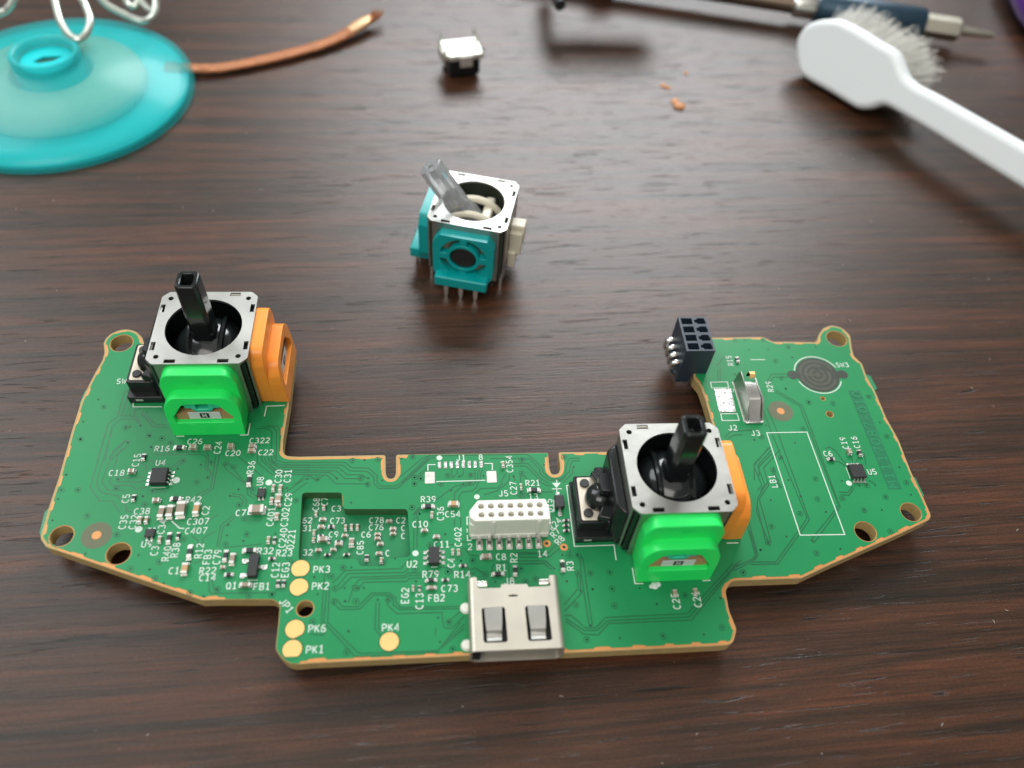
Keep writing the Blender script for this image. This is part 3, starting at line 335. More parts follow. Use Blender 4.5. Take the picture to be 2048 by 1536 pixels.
VIAS=[(-57.81,-40.16),(-57.81,-42.51),(-57.88,-43.82),(-55.75,-42.52),(-57.74,-46.9),(-53.61,-46.4),(-57.39,-34.55),(-48.48,-34.12),(-46.64,-34.66),(-50.97,-42.43),(-51.02,-41.04),(-46.82,-44.95),(-47.33,-43.72),(-40.81,-41.78),(-40.72,-39.07),(-39.43,-38.73),(-39.52,-41.03),(-36.35,-39.51),(-35.24,-43.04),(-33.38,-43.09),(-35.77,-49.73),(-33.31,-49.67),(-35.81,-48.27),(-35.76,-50.97),(-33.61,-50.6),(-33.95,-47.4),(-52.56,-51.71),(-49.37,-49.19),(-46.1,-52.12),(-43.44,-53.13),(-44.39,-54.1),(-46.7,-53.92),(-42.33,-55.96),(-39.02,-57.32),(-37.33,-57.82),(-31.98,-57.97),(-29.22,-57.96),(-43.51,-55.3),(-39.65,-53.17),(-35.85,-57.0),(-46.28,-42.93),(-43.17,-38.36),(-43.65,-39.64),(-37.44,-39.05),(-36.16,-44.01),(-34.83,-45.37),(-51.03,-35.3),(-41.01,-50.13),(-47.82,-36.05),(-45.32,-35.43),(-57.76,-31.6),(-57.4,-34.52),(-56.65,-27.8),(-55.6,-29.13),(-48.38,-34.16),(-46.65,-34.65),(-51.25,-32.61),(-51.86,-32.71),(-49.91,-32.46),(-20.57,-38.88),(-18.93,-38.83),(-17.12,-38.81),(-13.87,-38.79),(-12.37,-38.48),(-26.38,-41.68),(-25.09,-41.69),(-22.52,-41.66),(-19.29,-41.75),(-18.3,-41.75),(-18.34,-42.73),(-16.41,-42.17),(-12.08,-41.82),(-11.23,-42.03),(-12.07,-42.84),(-20.39,-45.47),(-27.57,-44.93),(-28.98,-43.0),(-12.4,-46.38),(-11.37,-47.4),(-30.64,-44.08),(-29.71,-49.71),(-20.88,-54.69),(-19.85,-54.7),(-22.22,-55.84),(-24.31,-55.84),(-21.69,-57.44),(-20.51,-57.42),(-19.05,-57.48),(-18.19,-57.49),(-21.7,-59.11),(-20.37,-59.13),(-19.05,-59.15),(-16.42,-59.1),(-15.12,-59.12),(-23.73,-58.09),(-24.05,-61.56),(-19.72,-62.91),(-19.83,-65.4),(-9.09,-61.66),(-7.74,-62.29),(-8.89,-64.66),(-7.4,-65.58),(-11.78,-56.85),(-11.91,-55.21),(-14.44,-53.69),(-29.22,-57.95),(-12.11,-41.82),(-11.25,-42.03),(-12.1,-42.8),(-7.57,-41.6),(-6.02,-41.82),(-4.45,-41.65),(-2.69,-41.81),(-8.5,-42.93),(-5.49,-43.01),(-4.65,-42.76),(-7.14,-43.97),(2.79,-39.35),(5.83,-40.26),(2.6,-41.53),(1.44,-41.98),(2.48,-44.81),(9.96,-40.68),(8.76,-39.06),(-11.35,-47.4),(-12.37,-46.41),(-8.04,-50.49),(-10.04,-51.95),(-6.09,-54.3),(-4.64,-54.29),(6.97,-53.93),(7.88,-53.99),(8.92,-53.96),(1.44,-55.65),(5.71,-55.77),(-7.79,-55.73),(-6.09,-54.29),(-4.62,-54.28),(-7.8,-55.72),(-3.11,-56.26),(-1.88,-57.3),(1.95,-57.41),(1.49,-55.63),(3.24,-57.07),(7.17,-57.55),(8.72,-56.55),(8.74,-58.88),(10.3,-56.59),(10.32,-58.74),(7.99,-60.68),(9.44,-63.38),(8.79,-65.1),(-7.41,-65.59),(12.79,-56.55),(12.78,-58.77),(12.77,-60.99),(18.16,-60.99),(8.8,-65.1),(12.84,-65.1),(18.2,-65.07),(23.3,-65.08),(25.78,-64.29),(26.43,-60.56),(30.19,-57.21),(16.35,-58.82),(21.96,-60.0),(10.3,-58.71),(12.79,-58.77),(33.32,-54.13),(30.23,-57.2),(42.87,-37.42),(40.0,-39.92),(40.1,-43.62),(44.09,-43.57),(41.09,-46.27),(43.38,-46.77),(36.71,-46.73),(35.74,-50.77),(37.39,-52.3),(40.22,-48.94),(43.95,-48.81),(46.94,-46.79),(47.81,-43.97),(49.46,-48.71),(52.0,-48.73),(52.06,-51.98),(44.22,-54.34),(40.78,-54.84),(33.33,-54.09),(53.27,-46.72),(57.07,-46.49),(57.16,-44.49),(57.08,-41.96),(57.12,-36.62),(56.96,-34.12),(56.9,-29.32),(47.09,-30.2),(50.84,-30.5),(44.25,-27.56),(44.8,-35.02),(50.12,-44.84),(51.22,-44.81),(52.44,-44.8),(38.32,-41.89),(36.9,-36.81),(38.15,-36.3),(40.77,-53.05),(34.6,-53.11),(40.39,-19.75),(38.57,-17.77),(40.22,-17.71),(43.22,-17.74),(43.58,-19.66),(46.97,-19.26),(51.52,-19.31),(44.08,-22.07),(47.04,-21.4),(44.09,-25.47),(44.2,-27.63),(47.09,-30.2),(39.32,-34.29)]
SILK_LINES=[[(-43.01,-47.45),(-41.79,-48.57),(-41.2,-48.59)],[(-10.26,-40.8),(-10.26,-39.84),(-9.21,-39.86)],[(-2.48,-39.84),(-1.38,-39.86),(-1.44,-40.96)],[(-9.17,-42.57),(-2.48,-42.54)],[(6.62,-45.81),(6.49,-47.62)],[(-4.94,-48.05),(-5.15,-48.11),(-5.16,-49.28)],[(-5.18,-49.79),(-5.17,-50.36)],[(-5.18,-50.68),(-5.17,-51.49),(-4.65,-51.45)],[(9.33,-43.63),(8.61,-43.68),(8.65,-52.79),(13.9,-52.78),(13.86,-54.9)],[(15.81,-56.05),(15.81,-58.19),(16.9,-58.23)],[(24.62,-58.16),(25.66,-58.11)],[(28.99,-53.01),(30.59,-53.02)],[(-51.8,-28.25),(-51.6,-29.21),(-47.67,-29.28)],[(-44.79,-34.35),(-43.69,-34.38)],[(-36.24,-34.36),(-35.13,-34.34),(-35.1,-32.37)],[(-33.27,-31.23),(-33.19,-29.44),(-30.62,-29.36)],[(40.07,-21.78),(42.44,-21.82)],[(32.72,-26.16),(35.33,-26.13),(35.34,-27.26),(32.66,-27.26),(32.72,-26.16)],[(32.94,-32.08),(35.44,-32.09),(35.47,-33.32),(32.89,-33.31),(32.94,-32.08)],[(35.84,-27.61),(36.41,-27.55)],[(35.91,-27.72),(35.87,-28.05)],[(39.07,-35.62),(45.18,-35.63),(45.49,-52.29),(39.31,-52.18),(39.07,-35.62)]]
DOTS=[(-43.51,-41.41,0.48),(-31.4,-42.1,0.45),(-46.84,-48.54,0.45),(-11.87,-53.07,0.4),(-8.68,-38.77,0.4),(-3.72,-45.08,0.38),(48.72,-44.4,0.42)]
PADS=[(-26.12,-54.63),(-26.07,-57.09),(-26.05,-62.38),(-26.12,-64.82),(-14.87,-64.36)]
J1_PADS=[(-8.67,-39.95),(-7.85,-39.95),(-7.04,-39.94),(-6.22,-39.94),(-5.4,-39.94),(-4.58,-39.94),(-3.76,-39.94),(-2.93,-39.94)]
J1_TABS=[(-10.0,-41.92),(-1.58,-42.01)]
RINGS=[(5.09,-52.25),(7.28,-52.85)]
FIDUCIALS=[(-51.82,-49.2),(42.26,-31.75)]
STRIP=[(54.01,-28.086),(55.944,-28.119),(56.122,-45.595),(54.125,-45.539)]
U4=[(-46.71,-39.91),(-44.6,-39.96),(-44.51,-42.27),(-46.6,-42.22)]
U2=[(-10.08,-52.63),(-8.85,-52.68),(-8.82,-54.91),(-10.3,-54.86)]
U5=[(49.43,-41.69),(51.34,-41.73),(51.28,-43.78),(49.14,-43.92)]
U8=[(-32.65,-43.2),(-31.64,-43.22),(-31.57,-44.47),(-32.59,-44.44)]
U9=[(-45.83,-48.74),(-44.65,-48.77),(-44.6,-49.88),(-45.77,-49.85)]
Q1=[(-32.51,-52.56),(-31.26,-52.6),(-31.08,-56.07),(-32.26,-56.03),(-33.23,-53.43),(-33.31,-55.37),(-30.59,-54.32)]
D15=[(6.69,-45.66),(7.95,-45.63),(7.83,-47.37),(6.58,-47.4),(7.26,-44.99),(7.25,-48.1)]
DIODE_MARK=[(6.65,-43.21),(7.85,-43.2),(7.2,-44.05),(6.56,-44.15),(7.89,-44.16),(7.31,-42.74),(7.18,-44.67)]
USB_SLOTS=[[(-3.96,-62.13),(-3.87,-66.34),(-1.08,-66.36),(-1.18,-62.09)],[(1.19,-62.09),(1.28,-66.33),(4.1,-66.35),(3.99,-62.1)]]
USB_BACK=[(-5.4,-58.23),(-4.36,-58.27),(-4.32,-59.67),(-1.56,-59.73),(-1.44,-59.28),(1.68,-59.35),(1.79,-59.75),(4.55,-59.71),(4.4,-58.29),(5.55,-58.33),(5.46,-67.28),(-5.42,-67.27)]
J2_PAD=[(32.94,-27.49),(35.6,-27.49),(35.38,-31.83),(32.78,-31.82)]
TABS=[[(58.21,-24.63),(58.81,-25.11),(59.04,-27.43),(58.46,-27.99),(58.21,-26.26)],[(58.51,-43.24),(59.03,-43.56),(59.21,-46.4),(58.93,-46.88),(58.63,-45.78)],[(-58.62,-25.27),(-59.02,-26.02),(-59.19,-28.12),(-58.91,-29.45),(-58.69,-28.28)],[(-58.6,-44.6),(-59.2,-45.48),(-59.03,-48.4),(-58.76,-48.88),(-58.55,-47.26)]]
BRAID=[(-65.25,61.54),(-61.02,61.91),(-53.18,63.19),(-43.19,67.14),(-33.95,72.03),(-27.68,77.61),(-23.66,83.3)]
WIRES=[[(-90.23,84.95,16),(-86.48,72.0,14),(-84.88,66.91,12),(-83.32,62.57,10.5),(-81.0,59.0,9.6),(-79.03,57.95,9.3),(-77.83,59.73,9.6),(-77.63,62.88,10.5),(-78.88,66.23,11.5),(-80.45,69.22,12.5),(-83.6,78.56,13)],[(-81.93,78.59,12),(-79.0,75.68,8),(-75.24,74.49,6),(-71.17,73.46,5),(-69.51,76.07,5),(-69.28,79.52,6),(-70.19,83.19,8)],[(-77.44,84.54,6),(-76.5,82.33,4),(-74.68,81.34,4),(-73.75,83.41,5),(-72.91,85.95,6)],[(-74.51,84.48,5),(-72.28,80.73,4.5),(-69.87,78.28,4.5)],[(-98.08,63.49,10),(-95.56,66.17,10),(-93.94,66.92,11),(-93.19,69.03,12),(-92.43,77.95,13)]]
DRIVER=[(54.76,97.39),(80.47,90.55),(85.73,88.92),(109.54,83.11),(118.47,79.86),(125.53,74.77)]
CRUMBS=[(43.67,54.7),(44.24,53.03),(42.1,60.82),(43.1,60.07),(48.3,66.07)]
PURPLE=[(137.94,89.48),(130.17,72.12)]
BLACKBAR=[(24.86,77.57),(44.81,77.91),(20.56,74.22),(18.45,69.8)]
SW3=[(50.1,-24.95)]
BRUSH=[(-12.12,3.07),(-13.52,5.35),(-13.28,8.37),(-11.57,10.59),(-9.01,12.19),(-6.15,13.27),(-1.04,13.6),(4.2,13.54),(7.51,13.62),(9.57,13.11),(11.99,11.6),(14.01,10.58),(17.47,10.32),(21.97,10.67),(41.65,11.34),(56.36,11.63),(90,12.2),(92,5.6),(61.85,5.12),(47.07,4.73),(26.94,4.37),(16.98,4.06),(14.12,3.92),(12.42,3.34),(10.66,1.63),(8.46,0.42),(5.94,0.15),(0.05,-0.04),(-6.84,-0.46),(-9.38,0.32)]
FLOOR_TEXT=[('C68', -25.2), ('C7', -24.1), ('C3', -22.48), ('62', -26.13), ('31', -26.03), ('C73', -22.2), ('C78', -17.09), ('C76', -17.1), ('C2', -13.89), ('C', -13.56), ('C', -13.54), ('C9', -22.58), ('C6', -18.38), ('32', -25.68), ('C85', -19.05), ('C', -15.51)]

# ------------------------------------------------------------------ table
table = MB().box(-420, 420, -260, 420, -18, 0).build('table_top', M['wood'], smooth=0)
tag(table, 'dark brown wood grained table top under everything', 'table', kind='structure')

# ------------------------------------------------------------------ stroke lettering as on a printed board
_A = lambda cx, cy, rx, ry, a0, a1, n=7: [(cx+rx*math.cos(R(a0+(a1-a0)*i/n)), cy+ry*math.sin(R(a0+(a1-a0)*i/n))) for i in range(n+1)]
GL = {  # cell 0..0.62 wide, 0..1 high
 '0': [_A(.31,.5,.27,.46,0,360,14)], '1': [[(.10,.80),(.32,.96),(.32,.04)],[(.10,.04),(.54,.04)]],
 '2': [_A(.31,.70,.25,.26,160,-30,7)+[(.05,.04),(.58,.04)]], '3': [_A(.29,.73,.24,.23,150,-80,7), _A(.29,.27,.27,.24,85,-150,8)],
 '4': [[(.44,.02),(.44,.96),(.04,.32),(.60,.32)]], '5': [[(.54,.96),(.12,.96),(.09,.56)]+_A(.30,.31,.26,.27,90,-150,8)],
 '6': [[(.50,.96),(.30,.90),(.14,.70),(.06,.45),(.05,.32)]+_A(.31,.29,.26,.26,180,530,12)], '7': [[(.05,.96),(.57,.96),(.22,.02)]],
 '8': [_A(.31,.73,.22,.22,0,360,12), _A(.31,.27,.26,.24,0,360,12)], '9': [_A(.31,.70,.25,.25,10,370,12)+[(.52,.4),(.30,.04)]],
 'C': [_A(.34,.5,.28,.46,50,310,12)], 'R': [[(.07,.02),(.07,.96),(.34,.96)]+_A(.36,.73,.20,.23,90,-90,6)+[(.09,.50)],[(.30,.48),(.58,.02)]],
 'U': [[(.06,.97),(.06,.30)]+_A(.31,.29,.25,.25,180,360,8)+[(.56,.97)]], 'J': [[(.48,.97),(.48,.28)]+_A(.27,.28,.21,.24,0,-170,7)],
 'F': [[(.08,.02),(.08,.96),(.56,.96)],[(.10,.52),(.46,.52)]], 'B': [[(.07,.03),(.07,.96),(.34,.96)]+_A(.36,.74,.18,.22,90,-90,6)+[(.10,.51)],[(.36,.50)]+_A(.36,.27,.22,.24,85,-90,6)+[(.09,.03)]],
 'G': [_A(.34,.5,.28,.46,50,335,12)+[(.60,.48),(.36,.48)]], 'E': [[(.56,.96),(.08,.96),(.08,.04),(.56,.04)],[(.10,.51),(.46,.51)]],
 'Q': [_A(.31,.5,.27,.46,0,360,14),[(.36,.26),(.60,-.02)]], 'D': [[(.07,.04),(.07,.96),(.28,.96)]+_A(.28,.5,.29,.46,88,-88,9)+[(.07,.04)]],
 'P': [[(.07,.02),(.07,.96),(.34,.96)]+_A(.36,.71,.21,.25,90,-90,6)+[(.09,.46)]], 'K': [[(.07,.02),(.07,.97)],[(.56,.97),(.12,.46)],[(.22,.58),(.58,.02)]],
 'L': [[(.08,.97),(.08,.04),(.56,.04)]], 'S': [_A(.31,.73,.24,.23,40,270,8)+_A(.31,.27,.25,.23,88,-145,8)], 'W': [[(.02,.97),(.16,.03),(.31,.70),(.46,.03),(.60,.97)]],
 'M': [[(.05,.02),(.05,.96),(.31,.42),(.57,.96),(.57,.02)]], '-': [[(.10,.5),(.52,.5)]], 'V': [[(.03,.97),(.31,.03),(.59,.97)]]}
TXT = {}
def text_mesh(s, mname, weight=.15, pitch=.80):
    key = (s, mname, weight)
    if key not in TXT:
        b = MB(); w = pitch*(len(s)-1)+.62; z = 0
        for i, ch in enumerate(s):
            for st in GL[ch]:
                z += .003; b.ribbon([(x-w/2+pitch*i, y-.5) for x, y in st], weight, z)
        TXT[key] = b.mesh('lettering', M[mname], recalc=False, smooth=0)
    return TXT[key]
def put_text(name, s, x, y, z, rot, h, parent, mname='silk', weight=.15):
    o = inst(name, text_mesh(s, mname, weight), parent, (x, y, z), (0, 0, R(rot)))
    o.scale = (h, h, 1); return o

# ------------------------------------------------------------------ the circuit board
OY = 42.0
board = empty('circuit_board', (0, -OY, BT-1.9))
tag(board, 'green game pad circuit board with two black thumbsticks, lying on the table', 'circuit board')
BL = (0, OY, 1.9)                       # board-frame origin inside the board's empty (z = 0 is the upper face)
outline = fillet(OUTLINE, 5)
if sum(outline[i][0]*outline[(i+1) % len(outline)][1]-outline[(i+1) % len(outline)][0]*outline[i][1] for i in range(len(outline))) < 0: outline.reverse()
pocket = fillet([(x, y, .55) for x, y in POCKET], 4)
def inset(poly, dist):
    P = resample(poly, .22); n = len(P); out = []; s = 0
    for i in range(n):
        a, b = Vector(P[i-1]), Vector(P[(i+1) % n]); t = (b-a).normalized(); nr = Vector((-t.y, t.x))
        s += (Vector(P[i])-Vector(P[i-1])).length
        q = Vector(P[i])+nr*dist(P[i], s); out.append((q.x, q.y))
    keep = [out[0]]
    for q in out[1:]:
        if (Vector(q)-Vector(keep[-1])).length > .05: keep.append(q)
    return keep
def bare(p):                              # stretches where the green coat runs right to the edge
    x, y = p
    return (-34.9 < x < -28.4 and y < -56.5 and y > -60) or (x < -25.2 and -66.7 < y < -59 and x > -29) or (-13 < x < 7.2 and y > -39 and y < -37.5)
def teeth(p, s):
    if bare(p): return .07
    x, y = p
    if -30.5 < x < 8.4 and y > -43 and y < -37: return .52 if (s % 4.3) > 1.6 or x < -20 else .62
    return .52+.04*math.sin(s*1.7) if ((s+1.2*math.sin(s*.21)) % 4.1) < 1.5 else .32
def strip_in(p, s): return .03 if bare(p) else (.26 if p[1] > -43 or p[0] < -56 else .10)
circ = lambda k=0, seg=30: [circle(x, y, r+k, seg) for x, y, r in HOLES]
upl = MB().ext(outline, -1.9, -.06, circ()+[pocket]).build('laminate', M['laminate'], board, BL)
MB().box(-29, -10.5, -57, -41.5, -2.5, -1.92).build('lower_board', M['laminate'], board, BL)
cxp, cyp = sum(p[0] for p in pocket)/len(pocket), sum(p[1] for p in pocket)/len(pocket)
cop = MB().ext(inset(outline, strip_in), -.055, -.032, circ(.02)+[[(cxp+(x-cxp)*1.03, cyp+(y-cyp)*1.04) for x, y in pocket]]).build('copper_edge', M['copper'], board, BL, smooth=0)
msk = MB().ext(inset(outline, teeth), -.03, 0, circ(.10)+[pocket]).build('solder_mask', M['mask'], board, BL, smooth=0)
cxp, cyp = sum(p[0] for p in pocket)/len(pocket), sum(p[1] for p in pocket)/len(pocket)
flo = MB().box(-27.6, -11.8, -55.4, -43.0, -1.9, -1.6).build('recess_floor', M['mask_floor'], board, BL, smooth=0)
tag(flo, 'green recessed floor in the middle of the board')
b = MB(); wl = [(cxp+(x-cxp)*.996, cyp+(y-cyp)*.995) for x, y in pocket]; n_ = len(wl)
b.add([(x, y, -1.6) for x, y in wl]+[(x, y, -.012) for x, y in wl], [(i, (i+1) % n_, (i+1) % n_+n_, i+n_) for i in range(n_)]).build('recess_wall', M['recess_wall'], board, BL)
# tabs left from the panel the board was snapped out of
for t in TABS:
    MB().ext(t, -1.3, -.35).build('break_off_tab', M['strip_text'], board, BL)
# traces, vias
b = MB()
for i, t in enumerate(TRACES): b.ribbon(t, .15, .004+i*.00015)
tag(b.build('trace_gaps', M['trace_gap'], board, BL, recalc=False, smooth=0), kind='stuff')
b = MB()
for i, (x, y) in enumerate(VIAS): b.flat(circle(x, y, .125 if i % 3 else .15, 10), .030)
tag(b.build('via_holes', M['via'], board, BL, recalc=False, smooth=0), kind='stuff')
b = MB()
for i, (x, y) in enumerate(VIAS):
    if i % 2: b.ribbon(circle(x, y, .36, 16), .09, .026+i*.00002, closed=True)
tag(b.build('via_rings', M['trace_gap'], board, BL, recalc=False, smooth=0), kind='stuff')
# silk print
for l in SILK_LINES:
    MB().ribbon(l, .15, .034, closed=(l[0] == l[-1])).build('silkscreen_line', M['silk'], board, BL, recalc=False, smooth=0)
for x, y, r in DOTS: MB().cyl(0, 0, r, 0, .014, 20).build('silkscreen_dot', M['silk'], board, (x, y+OY, 1.925), smooth=0)
for s, x, y, rot, h in TEXTS:
    on_floor = -27.2 < x < -12 and -55 < y < -43.5 and (s, x) in FLOOR_TEXT
    put_text('silkscreen_text', s, x, y+OY, .33 if on_floor else 1.936, rot, h, board)
dm = DIODE_MARK
d = MB().flat([dm[0], dm[1], dm[2]], .034); d.ribbon([dm[3], dm[4]], .14, .037); d.ribbon([dm[5], (dm[5][0]+.02, dm[0][1]+.05)], .14, .038); d.ribbon([(dm[2][0], dm[3][1]-.1), dm[6]], .14, .039)
d.build('diode_symbol', M['silk'], board, BL, recalc=False, smooth=0)
MB().flat(STRIP, .008).build('part_number_strip', M['strip'], board, BL, recalc=False, smooth=0)
sx, sy = sum(p[0] for p in STRIP)/4, sum(p[1] for p in STRIP)/4
o = put_text('part_number_text', 'M1117087-010', sx, sy+OY, 1.9+.012, 90, 1.55, board, 'strip_text', .12); o.scale = (1.80, 1.45, 1)
# round pads
for i, (x, y) in enumerate(PADS):
    P = [p for p in circle(0, 0, 1.12, 40)]
    cut = (-.72 if i in (1, 2, 3) else -9)
    P = [(px, max(py, -1.0 if i != 3 else -.86)+(0)) for px, py in P] if i != 4 else P
    MB().ext(P, .0, .05).build('gold_test_pad', M['gold'], board, (x, y+OY, 1.9), (0, 0, (0, .5, .45, 0, 0)[i]), bevel=.02)
    MB().ribbon(circle(0, 0, 1.2, 40), .10, .012, closed=True).build('pad_clearance', M['trace_gap'], board, (x, y+OY, 1.9), recalc=False, smooth=0)
for x, y in FIDUCIALS:
    f = MB().cyl(0, 0, 1.85, 0, .010, 36).build('fiducial_ring', M['carbon'], board, (x, y+OY, 1.9), smooth=0)
    MB().cyl(0, 0, .58, .010, .03, 24).build('copper_dot', M['copper'], f, smooth=0)
for x, y in RINGS:
    f = MB().ribbon(circle(0, 0, .36, 24), .30, .034, closed=True).build('copper_via_ring', M['copper'], board, (x, y+OY, 1.9), recalc=False, smooth=0)
    MB().flat(circle(0, 0, .21, 16), .036).build('via_bore', M['via'], f, recalc=False, smooth=0)
# dome switch print
swx, swy = SW3[0]
sw = MB().cyl(0, 0, 3.35, 0, .012, 48).build('carbon_switch_contact', M['carbon_dark'], board, (swx, swy+OY, 1.9), smooth=0)
for k, rr in enumerate((2.75, 1.9, 1.1)): MB().ribbon(_A(0, 0, rr, rr, 20+40*k, 340+40*k, 40), .42, .016+.002*k).build('contact_track', M['contact_grey'], sw, recalc=False, smooth=0)
MB().cyl(0, 0, .45, .016, .024, 20).build('contact_track', M['contact_grey'], sw, smooth=0)
MB().ribbon([(-2.2, .1), (-.4, .0)], .4, .024).build('contact_track', M['contact_grey'], sw, recalc=False, smooth=0)
for s_ in (-1, 1): MB().cyl(4.05*s_, .02, .85, .0, .016, 24).cyl(3.4*s_, 0, .7, .0, .0165, 20).build('contact_ear', M['carbon_dark'], sw, smooth=0)
MB().ribbon(_A(0, 0, 3.62, 3.62, 22, 166, 30), .17, .03).build('silkscreen_arc', M['silk'], sw, recalc=False, smooth=0)
MB().ribbon(_A(0, 0, 3.62, 3.62, 200, 338, 30), .17, .03).build('silkscreen_arc', M['silk'], sw, recalc=False, smooth=0)

# ------------------------------------------------------------------ small chip parts
UNIT = {}
def unit_box(mname):
    if mname not in UNIT:
        b = MB().box(-.5, .5, -.5, .5, 0, 1); UNIT[mname] = b.mesh('chip_body', M[mname], smooth=0)
    return UNIT[mname]
def scaled(name, mname, parent, loc, rot, sx, sy, sz, bevel=0):
    o = inst(name, unit_box(mname), parent, loc, rot); o.scale = (sx, sy, sz); return o
SMD_NAME = {'c': 'chip_capacitor', 'b': 'chip_capacitor', 'o': 'chip_capacitor', 'r': 'chip_resistor', 'R': 'chip_resistor'}
SMD_MAT = {'c': 'cap_tan', 'b': 'cap_brown', 'o': 'cap_orange', 'r': 'chip', 'R': 'chip'}
for kind, x, y, z, ori, l, w in SMD:
    l = min(l, 2.2); w = min(w, 1.3); h = min(.32+.42*w, .8)*(.72 if kind in 'rR' else 1)
    root = empty(SMD_NAME[kind], (x, y+OY-(.0), 1.9+z), R(90) if ori == 'v' else 0, board)
    root.rotation_euler.z += R(rnd.uniform(-2.5, 2.5))
    te = l*(.30 if kind not in 'R' else .38)/1.0
    scaled('chip_body', SMD_MAT[kind], root, (0, 0, .05), (0, 0, 0), l*.62, w*.94, h)
    for s_ in (-1, 1):
        scaled('terminal', 'tin', root, (s_*(l/2-te*.35), 0, .04), (0, 0, 0), te*.72, w, h+.03)
        scaled('solder_joint', 'solder', root, (s_*(l/2+.03), 0, .0), (0, 0, 0), te*.8, w*1.08, .14+.1*h)

def chip(name, corners, h, pins, side, label=None, pin_l=.55, pin_w=.22):
    x = sum(p[0] for p in corners)/4; y = sum(p[1] for p in corners)/4
    w = (abs(corners[1][0]-corners[0][0])+abs(corners[2][0]-corners[3][0]))/2; d = (abs(corners[0][1]-corners[3][1])+abs(corners[1][1]-corners[2][1]))/2
    root = empty(name, (x, y+OY, 1.9), 0, board)
    MB().box(-w/2, w/2, -d/2, d/2, .08, h).build('chip_body', M['chip'], root, bevel=.06)
    L = d if side == 'x' else w
    for s_ in (-1, 1):
        for i in range(pins):
            t = (i-(pins-1)/2)*L/pins
            b = MB(); q = w/2 if side == 'x' else d/2
            path = [(q-.1, h*.55), (q+pin_l*.35, h*.55), (q+pin_l*.5, .10), (q+pin_l, .08)]
            for (a0, z0), (a1, z1) in zip(path, path[1:]):
                vs = []
                for a_, z_ in ((a0, z0), (a1, z1)):
                    for e in (-pin_w/2, pin_w/2):
                        vs += [(s_*a_, t+e, z_), (s_*a_, t+e, z_-.08)] if side == 'x' else [(t+e, s_*a_, z_), (t+e, s_*a_, z_-.08)]
                b.add(vs, [(0, 2, 6, 4), (1, 5, 7, 3), (0, 4, 5, 1), (2, 3, 7, 6), (0, 1, 3, 2), (4, 6, 7, 5)])
            if side == 'x': b.box(s_*(q+pin_l*.4), s_*(q+pin_l*1.15), t-pin_w*.7, t+pin_w*.7, 0, .06)
            else: b.box(t-pin_w*.7, t+pin_w*.7, s_*(q+pin_l*.4), s_*(q+pin_l*1.15), 0, .06)
            b.build('pin', M['solder'], root, smooth=0)
    return root
c = chip('memory_chip', U4, .95, 4, 'x'); MB().box(-.95, .95, -1.42, -1.34, 0, .04).build('silkscreen_line', M['silk'], c, smooth=0)
c = chip('driver_chip', U2, 1.0, 3, 'x', pin_l=.6, pin_w=.3); MB().box(-.4, .4, -1.32, -1.22, 0, .04).build('silkscreen_line', M['silk'], c, smooth=0)
c = chip('sensor_chip', U5, .75, 4, 'y', pin_l=.5, pin_w=.26); MB().box(-1.22, -1.12, -.9, 1.0, 0, .04).build('silkscreen_line', M['silk'], c, smooth=0)
chip('small_chip', U8, .55, 2, 'y', pin_l=.3); chip('small_chip', U9, .55, 2, 'y', pin_l=.3)
qx, qy = sum(p[0] for p in Q1[:4])/4, sum(p[1] for p in Q1[:4])/4
root = empty('transistor', (qx, qy+OY, 1.9), 0, board); MB().box(-.6, .6, -1.5, 1.5, .1, .95).build('chip_body', M['chip'], root, bevel=.1)
for p in Q1[4:]:
    s_ = -1 if p[0] < qx else 1
    MB().box(s_*.55, s_*1.15, p[1]-qy-.2, p[1]-qy+.2, .12, .22).box(s_*.95, s_*1.6, p[1]-qy-.32, p[1]-qy+.32, 0, .12).build('pin', M['solder'], root, bevel=.04)
MB().box(-.6, .6, -1.72, -1.62, 0, .04).build('silkscreen_line', M['silk'], root, smooth=0)
qx, qy = sum(p[0] for p in D15[:4])/4, sum(p[1] for p in D15[:4])/4
root = empty('diode', (qx, qy+OY, 1.9), 0, board); MB().box(-.62, .62, -.9, .9, .1, .95).build('chip_body', M['chip'], root, bevel=.1)
for p in D15[4:]:
    s_ = -1 if p[1] < qy else 1
    MB().box(-.2, .2, s_*.8, s_*1.5, .1, .2).box(-.28, .28, s_*1.2, s_*1.85, 0, .1).build('pin', M['solder'], root, bevel=.04)

# ------------------------------------------------------------------ empty connector footprint
root = empty('connector_footprint', (0, OY, 1.9), 0, board)
for x, y in J1_PADS: MB().ext(rrect(x-.23, x+.23, y-.55, y+.55, .1), 0, .09).build('solder_pad', M['solder'], root, bevel=.03)
for x, y in J1_TABS: MB().ext(rrect(x-.68, x+.68, y-.92, y+.92, .12), 0, .06).build('solder_pad', M['tin'], root, bevel=.02)
MB().ext(J2_PAD, 0, .12).build('solder_pad', M['solder'], board, (0, OY, 1.9), bevel=.04)

